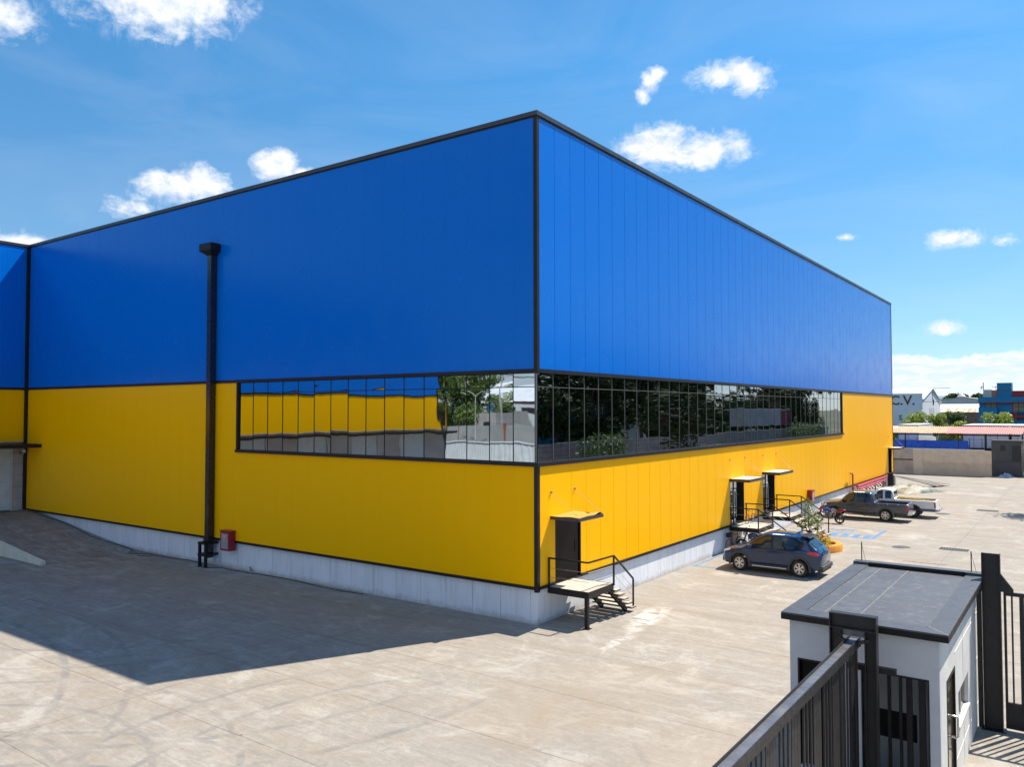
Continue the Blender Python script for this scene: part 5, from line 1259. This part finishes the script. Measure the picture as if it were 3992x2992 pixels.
m_ = MB(); m_.box(0, -1.35, 1.56, 2.4, 1.34, 3.72); m_.box(0, -1.35, 0, 2.4, 1.34, 1.52); m_.build('wall', M_BOOTH, q)
m_ = MB(); m_.box(-.01, -1.35, 1.52, 2.4, 1.22, 1.56); m_.box(-.012, .08, 2.68, 0, .55, 3.26); m_.build('window', M_BOOTHD, q)
m_ = MB(); m_.box(-.012, -1.3, 1.6, 0, -.5, 3.25); m_.build('door', M_BOOTHD, q)
m_ = MB(); m_.box(-.1, -1.45, 3.72, 2.5, 1.3, 3.80); m_.build('roof', M_BOOTH, q)
rng = random.Random(5); q = MB()
vs = []; fs = []
for i in range(13):
    for k in range(9):
        p = Vector((i/12-.5, k/8-.5, 0)); vs.append((p.x*1.5, p.y*1.0, .012+max(0, (1-4*p.x*p.x)*(1-4*p.y*p.y))*(.35+.3*mnoise.noise(p*7))))
for i in range(12):
    for k in range(8): a = i*9+k; fs.append((a, a+9, a+10, a+1))
q.add(vs, fs); q = q.build('plastic_sacks', mat('sack_white', (.62, .66, .75), .5, 0, 0, 3, col2=(.10, .18, .45)), None); q.location = (75.9, -7.85, 0); q.rotation_euler = (0, 0, R(85)); tag(q, 'white and blue plastic sacks lying at the foot of the dark booth', 'sacks')

# shelter with rusty and red corrugated roof
q = thing('open_shelter', 'open shelter with a long rusty and pink red corrugated roof', 'shelter', (79, 0, 0))
def corr(mb, y0, y1, x0, z0, x1, z1, amp=.04, per=.22, rag=0, seed=1):
    r = random.Random(seed); n = int((y1-y0)/per*6); 
    vs = []; fs = []
    for i in range(n+1):
        y = y0+(y1-y0)*i/n; dz = amp*math.sin(2*math.pi*(y-y0)/per); ex = rag*(mnoise.noise(Vector((y*.8, seed, 0))))
        vs += [(x0+ex, y, z0+dz-abs(ex)*.1), (x1, y, z1+dz)]
    for i in range(n): fs.append((2*i, 2*i+2, 2*i+3, 2*i+1))
    mb.add(vs, fs)
def rust_m(name, cols, sc):
    mt, n, bs = new_mat(name); geo = n.n('ShaderNodeNewGeometry').outputs['Position']
    a = n.mr(n.noise(geo, sc, 6, .7), .42, .56); c = n.mix(a, cols[0], cols[1]); c = n.mix(n.mr(n.noise(geo, sc*2.7, 6, .7), .5, .6), c, cols[2])
    n.put(bs.inputs['Base Color'], c); bs.inputs['Roughness'].default_value = .7; return mt
m_ = MB(); corr(m_, -1.9, 3.6, -.15, 4.42, 5.2, 5.06, rag=.25, seed=2); m_.build('rusty_roof', rust_m('rust_tile', ((.66, .52, .38), (.26, .20, .11), (.45, .17, .07)), 4.0), q, fix=False)
m_ = MB(); corr(m_, 3.6, 9.5, -.15, 4.42, 5.2, 5.06, rag=.25, seed=3); m_.build('patched_roof', rust_m('rust_white', ((.72, .66, .60), (.38, .22, .14), (.48, .15, .07)), 1.3), q, fix=False)
m_ = MB(); corr(m_, -9.2, -1.9, -.15, 4.42, 5.2, 5.06, rag=.15, seed=4); m_.build('red_roof', rust_m('pink_sheet', ((.55, .22, .20), (.50, .19, .18), (.58, .26, .22)), 1.2), q, fix=False)
m_ = MB(); m_.box(.1, -9.0, 4.16, .2, 9.4, 4.32); m_.box(4.9, -9.0, 4.8, 5.0, 9.4, 4.94); m_.build('purlin', mat('purlin_dark', (.05, .02, .02), .7), q)
for (x, y, w_, mt_) in ((.1, -8.75, .18, mat('post_pale', (.55, .57, .6), .5)), (.1, 3.5, .14, M_DARK), (2.2, -2.9, .06, M_STEEL), (4.9, -8.9, .12, M_DARK), (4.9, 3.0, .12, M_DARK)):
    m_ = MB(); m_.box(x, y-w_/2, 0, x+w_, y+w_/2, 4.3 if x < 4 else 4.85); m_.build('post', mt_, q)
# tarpaulin fence
q = thing('tarp_fence', 'bright blue tarpaulin stretched on posts behind the far wall', 'tarpaulin', (88, 0, 0))
vs = []; fs = []; n = 60
for i in range(n+1):
    y = -3.15+i*(12.5/n)
    for k in range(5): vs.append((.06*math.sin(y*5+k)+.04*mnoise.noise(Vector((y, k, 0))), y+(.08*(k-4) if i == 0 else 0), .9+k*.6-.04*math.sin(y*2.2)**2*(k == 4)))
for i in range(n):
    for k in range(4): a = i*5+k; fs.append((a, a+5, a+6, a+1))
m_ = MB(); m_.add(vs, fs); m_.build('sheet', mat('tarp_blue', (.01, .15, .95), .4, 0, .3, 2.2, .4, 3), q, smooth=True, fix=False)
for y in (-4.6, -3.3, 0, 2.4, 5.0, 7.5): m_ = MB(); m_.box(.1, y-.03, 0, .16, y+.03, 3.6); m_.build('post', M_STEEL, q)
m_ = MB(); m_.tube([(.13, -6, 3.45), (.13, 9, 3.45)], .012, 5)
m_.build('wire', M_STEEL, q)
q = MB(); q.box(91.5, -10, 0, 92, 9, 2.3); q = q.build('scrap_bank', M_DARK, None); tag(q, 'dark bank of stored goods under the trailers', 'stored goods')  # one plain dark box in front of the trailers
# trailers
M_TRW = mat('trailer_white', (.66, .66, .66), .5, 0, .12, .8); M_TRTOP = mat('trailer_roof', (.70, .72, .66), .5, 0, .1, .8)
def trailer(y0, label, x0=93.0, ln=12.2, w=2.45, zt=5.08):
    o = thing('box_trailer', label, 'trailer', (x0, y0, 0), 0, 'white box trailers parked behind the blue tarpaulin')
    m_ = MB(); m_.box(0, 0, 1.25, ln, w, zt-.06); m_.build('box', M_TRW, o)
    m_ = MB(); m_.box(-.03, -.03, zt-.06, ln+.03, w+.03, zt); m_.build('roof', M_TRTOP, o)
    m_ = MB(); m_.box(-.02, .02, zt-.18, 0, w-.02, zt-.07); m_.box(-.02, w/2-.02, 1.3, 0, w/2+.02, zt-.2); m_.box(-.02, 0, 1.3, 0, .07, zt-.2); m_.box(-.02, w-.07, 1.3, 0, w, zt-.2); m_.build('door_frame', mat('navy_trim', (.05, .07, .16), .5), o)
    for y in (.35, w-.35):
        m_ = MB(); m_.cyl((1.6, y, .5), .5, .28, 18, 'y'); m_.cyl((2.9, y, .5), .5, .28, 18, 'y'); m_.build('wheel', M_TYRE, o)
    m_ = MB(); m_.box(.2, .5, .95, ln-.3, w-.5, 1.24); m_.box(9.4, .6, 0, 9.6, .8, 1.0); m_.box(9.4, w-.8, 0, 9.6, w-.6, 1.0); m_.build('chassis', M_DARK, o)
trailer(2.95, 'white box trailer beside the bushes, apart from the others'); trailer(-4.5, 'white box trailer above the end of the blue tarpaulin'); trailer(-7.05, 'white box trailer directly above the dark booth'); trailer(-9.7, 'white box trailer behind the pale roof post, last of the row')
# parked vehicle tarp right edge
q = MB(); q.tube([(78.8, -9.6, 2.6), (79.6, -9.9, 3.3), (80.5, -10.3, 3.5), (82, -10.5, 2.8)], .5, 10); q = q.build('bundle', mat('sack_pale', (.5, .5, .46), .8, 0, .4, 3, .5, 8)); tag(q, 'pale bundled sheeting on the wall top past the booth', 'bundle')

# bushes behind the trailers
def bush(loc, r, h, label, lm, seed, n=2600, sz=.34):
    rng = random.Random(seed); o = thing('bush', label, 'bush', loc, 0, 'leafy bushes behind the trailers'); bb = []
    for i in range(10): bb.append((rng.uniform(-r, r)*.45, rng.uniform(-r, r)*.75, h*rng.uniform(.45, .86), r*rng.uniform(.28, .45)))
    f = MB(); leaves(f, bb, n, sz, rng, .9); f.build('crown', lm, o, fix=False)
    t = MB(); 
    for i in range(5): t.tube([(0, rng.uniform(-.5, .5), 0), (bb[i][0], bb[i][1], bb[i][2])], .08, 6, .03)
    t.build('trunk', mat('bark', (.1, .07, .05), .9), o)
bush((110, 8.8, 0), 2.4, 5.9, 'leafy green bush touching the yellow wall edge, lowest of the bushes', LM_LIME, 31)
bush((112, 5.6, 0), 2.4, 7.2, 'large leafy green bush in front of the white warehouse corner', LM_LIME, 32, 3200)
bush((112, 3.0, 0), 2.0, 7.1, 'dense leafy bush under the white gable windows', LM_LIME, 33, 2600)
bush((118, 1.6, 0), 1.9, 7.4, 'darker taller bush before the brick shed', LM_DARK, 34, 2200)
bush((112, .1, 0), 1.9, 5.9, 'low leafy bush between two trailers', LM_LIME, 35)
bush((113, -5.2, 0), 2.6, 6.8, 'rounded yellow green bush under the blue building', LM_LIME, 36, 3200)

# white warehouse with faded lettering
q = thing('white_warehouse', 'white gabled warehouse with faded brown lettering on its grey side', 'warehouse', (160, 12.4, 0))
m_ = MB(); m_.box(0, 0.0, 0, .3, 45, 10.35); m_.build('parapet_wall', mat('greyed_white', (.62, .70, .80), .85, 0, .12, .3), q)
m_ = MB(); m_.prism([(.32, 0), (.32, 9.0), (12.3, 11.5), (25, 8.6), (25, 0)], 'y', -.0, .3); m_.build('gable_wall', mat('gable_white', (.62, .66, .70), .8, 0, .08, .3), q)
m_ = MB(); m_.add([(.0, -.3, 9.2), (12.3, -.3, 11.6), (12.3, 45, 11.6), (.0, 45, 9.2), (25.3, -.3, 8.6), (25.3, 45, 8.6)], [(0, 1, 2, 3), (1, 4, 5, 2)])
for i in range(22): m_.bar((.4, .5+i*2, 9.3), (12.2, .5+i*2, 11.66), .12, .08)
m_.build('roof', mat('white_metal_roof', (.72, .73, .74), .45, .1, .1, .4), q)
M_LET = rust_m('faded_letter', ((.11, .055, .035), (.17, .11, .08), (.08, .05, .04)), 1.5)
def face_txt(s, size, yc, zc): text_mesh(s, size, .02, M_LET, 'lettering', q, Matrix.Translation((-.03, yc, zc)) @ Matrix.Rotation(R(-90), 4, 'Z') @ Matrix.Rotation(R(90), 4, 'X'))
face_txt('C.V.', 2.75, 3.75, 8.85); face_txt('S.', 1.5, 4.0, 5.3)
for x in (9.0, 11.6, 14.2): m_ = MB(); m_.box(x, -.05, 6.2, x+1.3, 0, 7.4); m_.build('window', mat('pink_frame', (.62, .5, .48), .6), q)
m_ = MB(); m_.bar((13.0, -.03, 10.9), (13.4, -.03, 9.0), .35, .05, (0, 1, 0)); m_.build('sign_stroke', M_DARK, q)
text_mesh('50', 1.9, .02, M_DARK, 'sign_lettering', q, Matrix.Translation((14.2, -.04, 8.6)) @ Matrix.Rotation(R(90), 4, 'X'))
m_ = MB(); m_.bar((12.5, -.3, 11.6), (12.5, -3.0, 11.7), .08); m_.bar((12.5, -2.7, 11.7), (12.5, -3.6, 11.6), .3, .08); m_.build('lamp_arm', M_STEEL, q)
m_ = MB(); m_.bar((.3, -.1, 8.6), (.3, -2.4, 8.65), .08); m_.bar((.3, -2.0, 8.65), (.3, -3.0, 8.6), .3, .08); m_.build('lamp_arm', M_STEEL, q)
# brick shed with rust streaked roof
q = thing('brick_shed', 'low brick shed with a white roof streaked in rust', 'shed', (180, 4.6, 0))
m_ = MB(); m_.box(5, 0, 0, 5.4, 10, 6.4); m_.build('wall', mat('dull_brick', (.17, .13, .11), .9, 0, .3, 1.5), q)
def streak_m():
    mt, n, bs = new_mat('rust_streak_roof'); geo = n.n('ShaderNodeNewGeometry').outputs['Position']; x, y, z = n.sep(geo)
    s_ = n.noise(n.mapping(geo, sc=(.02, 1.6, .02)), 2.2, 4, .6); c = n.mix(n.m('MULTIPLY', n.mr(s_, .46, .52), n.mr(z, 7.45, 7.25)), (.70, .69, .66), (.50, .25, .08))
    n.put(bs.inputs['Base Color'], c); bs.inputs['Roughness'].default_value = .6; return mt
m_ = MB(); m_.add([(4.6, -1.0, 6.42), (4.6, 12, 6.42), (14, 12, 8.3), (14, -1.0, 8.3), (4.6, -1.0, 6.3), (4.6, 12, 6.3), (14, 12, 8.2), (14, -1.0, 8.2)], [(0, 1, 2, 3), (4, 7, 6, 5), (0, 4, 5, 1), (1, 5, 6, 2), (2, 6, 7, 3), (3, 7, 4, 0)]); m_.build('roof', streak_m(), q)
q = thing('metal_shed', 'grey ribbed metal shed with a shallow gabled roof', 'shed', (210, 10.6, 0))
m_ = MB(); m_.prism([(7.5, 0), (7.5, 9.2), (0, 10.15), (-6, 9.2), (-6, 0)], 'x', 0, .3)
for i in range(28): m_.box(-.04, -6+i*.5, 0, 0, -5.94+i*.5, 9.0)
m_.build('wall', mat('ribbed_grey', (.45, .50, .53), .6, .1, .1, .5), q)
m_ = MB(); m_.add([(-.3, 7.7, 9.25), (-.3, 0, 10.25), (30, 0, 10.25), (30, 7.7, 9.25), (-.3, -6.2, 9.25), (30, -6.2, 9.25)], [(0, 1, 2, 3), (1, 4, 5, 2)]); m_.build('roof', mat('white_metal_roof', (.72, .73, .74), .45), q)
m_ = MB(); m_.lathe([(.9, 0), (1.0, .25), (.6, .7), (.1, .9)], (2, .5, 10.1), 14); m_.build('vent', mat('vent_cream', (.7, .6, .5), .6), q)
# blue and red building
q = thing('blue_building', 'blue office block with red trim and a square roof tower', 'building', (150, 0, 0))
M_BB = mat('facade_blue', (.004, .19, .40), .7, 0, .15, .5); M_BR = mat('facade_red', (.42, .02, .05), .6); M_BRD = mat('facade_maroon', (.28, .03, .05), .7, 0, .2, .8)
m_ = MB(); m_.box(1.0, -14, 0, 14, 1.5, 8.36); m_.box(.3, -14, 8.36, 14, 1.6, 9.3); m_.box(0, -1.45, 0, 1.0, 1.53, 7.41); m_.box(.9, -3.72, 9.3, 4.0, -1.42, 10.70); m_.box(.9, -3.74, 10.74, 4.0, -1.42, 11.95); m_.build('wall', M_BB, q)
m_ = MB(); m_.box(.25, -14, 8.30, .9, 1.62, 8.40); m_.box(.8, -3.76, 10.68, 4.0, -1.40, 10.76); m_.box(.85, -1.47, 7.4, .99, -1.36, 10.7); m_.box(.9, -3.76, 6.0, .99, -3.66, 9.2); m_.box(.95, -14, 10.35, 1.2, -3.76, 10.44); m_.box(.9, .42, 7.42, .99, .50, 8.3); m_.build('red_trim', M_BR, q)
m_ = MB(); m_.box(1.0, -14, 9.3, 3.0, -3.75, 10.35); m_.build('maroon_parapet', M_BRD, q)
m_ = MB(); m_.box(1.0, -.55, 9.3, 3.0, .80, 10.72); m_.build('roof_room', mat('cream_wall', (.45, .47, .46), .8), q)
m_ = MB(); m_.box(1.0, -1.40, 9.3, 3.0, -.56, 10.6); m_.build('tank_room', mat('brown_wall', (.30, .17, .15), .8), q)
for (y0, y1, z0, z1) in ((-1.30, .40, 7.45, 8.25), (-10, -3.85, 6.75, 8.25)):
    m_ = MB(); m_.box(.93, y0, z0, 1.0, y1, z1); w_ = m_.build('window', mat('tan_blind', (.22, .20, .14), .5, 0, .3, 3), q)
    m_ = MB(); n_ = int((y1-y0)/.8)
    for i in range(n_+1): yy = y0+(y1-y0)*i/max(1, n_); m_.box(.91, yy-.03, z0, .93, yy+.03, z1)
    m_.box(.912, y0, (z0+z1)/2-.02, .928, y1, (z0+z1)/2+.02); m_.build('grille', M_STEEL, w_)
m_ = MB(); m_.box(.9, -12, 5.0, 1.0, -3.4, 6.5); m_.build('balcony_recess', mat('deep_teal', (.01, .05, .08), .6), q)
for (a, c, w_) in (((-1.6, 6.2), (-3.3, 6.2), .22), ((-4.35, 5.0), (-4.35, 6.7), .34), ((-3.4, 5.75), (-4.4, 6.55), .16), ((-3.2, 5.72), (-7.5, 5.72), .24)):
    m_ = MB(); m_.bar((.75, a[0], a[1]), (.75, c[0], c[1]), .2, w_); m_.build('red_beam', M_BR, q)
m_ = MB(); m_.bar((1.5, .80, 10.7), (1.5, .80, 12.1), .12); m_.bar((1.5, .8, 11.2), (1.5, 1.15, 11.3), .1); m_.bar((1.5, 1.15, 10.8), (1.5, 1.15, 11.4), .12); m_.build('roof_mast', mat('mast_maroon', (.15, .05, .08), .6), q)
m_ = MB(); m_.tube([(1.5, -1.2, 10.6), (1.5, -1.2, 11.4)], .04, 5); m_.tube([(1.5, -1.5, 11.2), (1.5, -.6, 11.2)], .03, 5); m_.build('aerial', M_STEEL, q)
for (loc, h, r, lb, sd_) in (((262, 19.2, 0), 13.3, 3.0, 'dark round tree beside the white warehouse gable, above the metal shed', 41), ((266, 16.2, 0), 12.9, 3.0, 'dark tree above the grey shed roof beside its vent', 42), ((262, 11.8, 0), 13.2, 2.8, 'dark tree touching the blue building skyline', 43)):
    tree('far_tree', lb, 'tree', loc, h, r, 2600, .8, LM_DARK, sd_, 'far trees on the skyline', zlow=.6)
# low hill far away
vs = []; fs = []
for i in range(41):
    y = -600+i*60; hgt = 26+max(0, 26*math.exp(-((y-395)/60)**2)+10*math.exp(-((y-300)/200)**2)+4*mnoise.noise(Vector((i*.3, 0, 0))))
    vs += [(3000, y, -1), (3040, y, hgt*.8), (3200, y, hgt), (3800, y, -1)]
for i in range(40):
    for k in range(3): a = i*4+k; fs.append((a, a+4, a+5, a+1))
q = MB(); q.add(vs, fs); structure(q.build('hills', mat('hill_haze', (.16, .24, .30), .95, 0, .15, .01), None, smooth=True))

# ------------------------------------------------------------------ the other side of the street and yard (seen in the glass)
tree('street_tree', 'broad tree over the right yard wall whose shade falls on the concrete', 'tree', (44.6, -15.2, 0), 9.0, 3.6, 4200, .34, LM_STREET, 51, 'street trees')
q = thing('street_wall', 'grey block wall along the street side of the yard', 'wall', (0, -26, 0))
m_ = MB(); m_.box(18, 0, 0, 140, .2, 3.9); m_.build('blocks', mat('street_block', (.26, .25, .25), .9, 0, .3, 1.0), q)
m_ = MB()
for i in range(8): m_.box(18, .2, .45+i*.45, 140, .21, .47+i*.45)
m_.build('mortar_line', M_DARK, q)
def container(x, y, ln, col, name, lb, z=1.0, ht=4.2):
    m_ = MB(); o = thing(name, lb, 'container', (x, y, 0), 0, 'freight boxes across the street'); m_.box(0, 0, z, ln, 2.4, ht+z)
    for i in range(int(ln/.3)): m_.box(i*.3+.05, 2.4, z+.15, i*.3+.18, 2.43, ht+z-.15)
    m_.build('box', mat(name+'_'+str(int(col[0]*100)), col, .6, 0, .2, 1), o)
    m_ = MB(); m_.box(-.05, -.05, ht+z, ln+.05, 2.45, ht+z+.14); m_.build('top_rail', mat('rail_pale', (.6, .5, .45), .6), o)
container(76.5, -33, 7, (.16, .02, .04), 'red_container', 'dark red container over the wall', 4.2, 3.0); container(109, -34, 18, (.42, .42, .44), 'grey_trailer', 'pale grey trailer over the wall', 4.2, 2.9); container(128, -34, 6, (.20, .03, .06), 'red_container', 'farther dark red container over the wall', 4.2, 2.9)
q = thing('street_building', 'blue street building mirrored in the dark glass by the corner', 'building', (60, -44, 0)); m_ = MB(); m_.box(0, 0, 0, 9, 4, 6.6); m_.build('wall', M_BB, q); m_ = MB(); m_.box(-.2, -.2, 4.6, 9.2, 4.2, 5.0); m_.build('band', M_BR, q)
q = thing('street_house', 'pale street house with dark windows', 'house', (104, -66, 0)); m_ = MB(); m_.box(0, 0, 0, 18, 10, 9.5); m_.build('wall', M_TRW, q); m_ = MB()
for i in range(6): m_.box(1+i*2.8, 10, 6.2, 2.6+i*2.8, 10.05, 7.6)
m_.build('window', M_DARK, q)
k_ = 0
TP = ((46, -31, 15.5, 5.2), (52, -32, 17, 5.4), (58, -31, 15.5, 5), (64, -33, 17, 5.4), (70, -31, 15.5, 4.6), (75, -39, 16, 5), (86, -38, 14.5, 4.8), (92, -34, 14, 4.4), (99, -46, 15, 5), (106, -41, 12, 4.2), (119, -50, 14, 5), (137, -35, 15, 5), (145, -36, 16, 5.4), (153, -37, 16, 5.2), (162, -38, 16, 5.6), (172, -40, 16, 5.6))
TW = ('nearest the yard corner', 'tallest of the near row', 'with a lopsided crown', 'over the low blue block', 'left of the red container', 'behind the red container', 'right of the red container', 'leaning over the wall', 'set back from the wall', 'left of the grey trailer', 'behind the grey trailer', 'first of the far row', 'second of the far row', 'third of the far row', 'fourth of the far row', 'last of the far row')
for k_, (x, y, h, r) in enumerate(TP):
    tree('street_tree', 'dark street tree ' + TW[k_], 'tree', (x, y, 0), h, r, 4200, .62, LM_STREET, 60+k_, 'street trees', .25, spread=.7, zlow=.22)
def woods(name, label, p0, p1, depth, h, n, sz, seed):
    """a far belt of crowns that reads as one mass"""
    rng = random.Random(seed); f = MB(); p0 = Vector(p0); p1 = Vector(p1); d = p1-p0; nn = Vector((-d.y, d.x, 0)).normalized(); bl = []
    for i in range(int(d.length/7)):
        t = (i+rng.random())/(d.length/7); q_ = p0+d*t+nn*rng.uniform(0, depth); r_ = rng.uniform(3.5, 6.5); hh = h*rng.uniform(.6, 1.05)
        z = hh-r_*.7
        while z > 0: bl.append((q_.x, q_.y, z, r_)); z -= r_*1.2
    leaves(f, bl, n, sz, rng, .8); o = f.build(name, LM_STREET, None, fix=False); o['kind'] = 'stuff'; tag(o, label, 'woods')
woods('woods', 'far belt of trees across the street to the south', (45, -62, 0), (330, -105, 0), 14, 14, 16000, 1.5, 5)
woods('woods', 'far belt of trees beyond the loading yard to the west', (-150, 20, 0), (-140, 200, 0), 14, 10, 9000, 1.5, 6)
for (x, y) in ((44, -23), (49, -23.5), (112, -24), (118, -24), (125, -24)):
    bush_seed = int(x)
    rng = random.Random(bush_seed); o = thing('hedge_bush', 'yard side bush at %d metres' % x, 'bush', (x, y, 0), 0, 'bushes along the street wall'); f = MB(); leaves(f, [(0, 0, 3.0, 1.7), (1.2, 0, 3.8, 1.2), (-1.2, .3, 3.4, 1.3)], 900, .35, rng); f.build('crown', LM_DARK, o, fix=False)
# street seen past the end of the wing
q = thing('white_fence', 'white corrugated fence beyond the loading yard', 'fence', (-52, 0, 0)); m_ = MB()
n = 260
vs = []; fs = []
for i in range(n+1): yy = 10+i*.25; vs += [(.06*(i % 2), yy, 0), (.06*(i % 2), yy, 3.3)]
for i in range(n): fs.append((2*i, 2*i+2, 2*i+3, 2*i+1))
m_.add(vs, fs); m_.build('sheet', mat('fence_white', (.62, .66, .70), .6, 0, .1, 1), q, fix=False)
m_ = MB(); m_.box(.07, 10, 3.28, .16, 75, 3.42); m_.build('top_rail', M_BASE, q)
q = thing('screen_fence', 'grey cloth screened fence behind the white fence', 'fence', (-64, 0, 0)); m_ = MB(); m_.box(0, 0, 0, .1, 110, 5.0); m_.build('cloth', mat('cloth_grey', (.33, .34, .34), .9, 0, .2, .4), q); m_ = MB()
for i in range(14): m_.box(.1, i*8, 0, .25, i*8+.15, 5.3)
m_.build('post', M_PIPE2, q)
for i, (x, y, h, r) in enumerate(((-71, 64, 14.5, 5.0), (-74, 60.5, 14, 5.0), (-75, 72, 15, 6.5), (-84, 61, 10.5, 4.2), (-66, 78, 13, 6))):
    tree('yard_tree', 'leafy tree %s' % ['beside the loading wing end', 'right of the lamp post', 'farthest from the fence', 'small, near the utility pole', 'hidden by the wing'][i], 'tree', (x, y, 0), h, r, 6500, .45, LM_MID, 90+i, 'trees beyond the white fence', .3)
q = thing('street_lamp', 'white double arm street lamp beyond the white fence', 'street lamp', (-60, 50.5, 0)); m_ = MB(); m_.tube([(0, 0, 0), (0, 0, 9)], .07, 8, .05); m_.build('pole', M_WHITEP, q); m_ = MB(); m_.tube([(0, 0, 9), (0, 1.5, 9.6), (0, 2.4, 9.7)], .035, 6); m_.tube([(0, 0, 9), (0, -1.3, 9.5), (0, -2.0, 9.6)], .035, 6); m_.build('arm', M_WHITEP, q)
q = thing('utility_pole', 'concrete utility pole with a crossarm beyond the white fence', 'utility pole', (-66, 49.6, 0)); m_ = MB(); m_.tube([(0, 0, 0), (0, .5, 12.2)], .12, 10, .08); m_.build('pole', M_BASE2, q); m_ = MB(); m_.box(-.06, -.8, 11.5, .06, 1.3, 11.62); m_.build('crossarm', M_BASE2, q); m_ = MB()
for s in (-1.0, .4, 1.5):
    m_.tube([(0, s, 11.9), (-2, s-20, 10.9), (-4, s-60, 12)], .025, 4); m_.tube([(0, s, 11.9), (2, s+20, 10.9), (4, s+60, 12)], .025, 4)
m_.build('wire', M_WIRE, q)
q = thing('arched_hall', 'white arched hall with red framed windows beyond the fences', 'hall', (-92, 44, 0)); m_ = MB(); m_.box(0, 0, 0, 10, 22, 8.2); m_.build('wall', mat('gable_white', (.62, .66, .7), .8), q)
m_ = MB(); m_.add([(10.3, -.5, 8.2), (10.3, 22.5, 8.2), (6, 22.5, 10.6), (6, -.5, 10.6), (0, 22.5, 11.2), (0, -.5, 11.2)], [(0, 1, 2, 3), (3, 2, 4, 5)]); m_.build('roof', M_BASE, q); m_ = MB(); m_.box(10, 0, 7.9, 10.1, 22, 8.1); m_.build('red_trim', M_BR, q)
m_ = MB()
for i in range(6): m_.box(10, 2+i*3, 6.4, 10.08, 4+i*3, 7.2)
m_.build('window', M_DARK, q)
q = thing('flat_house', 'unpainted block house with a blue water tank', 'house', (-80, 55, 0)); m_ = MB(); m_.box(0, 0, 0, 8, 9, 6.6); m_.build('wall', M_BASE2, q); m_ = MB(); m_.cyl((5, 3, 7.3), .7, 1.4, 14); m_.build('water_tank', mat('tank_blue', (.02, .12, .35), .5), q)
m_ = MB(); m_.box(8, 1, 4.0, 8.05, 2.6, 5.4); m_.box(8, 5, 4.0, 8.05, 6.6, 5.4); m_.build('window', M_DARK, q)
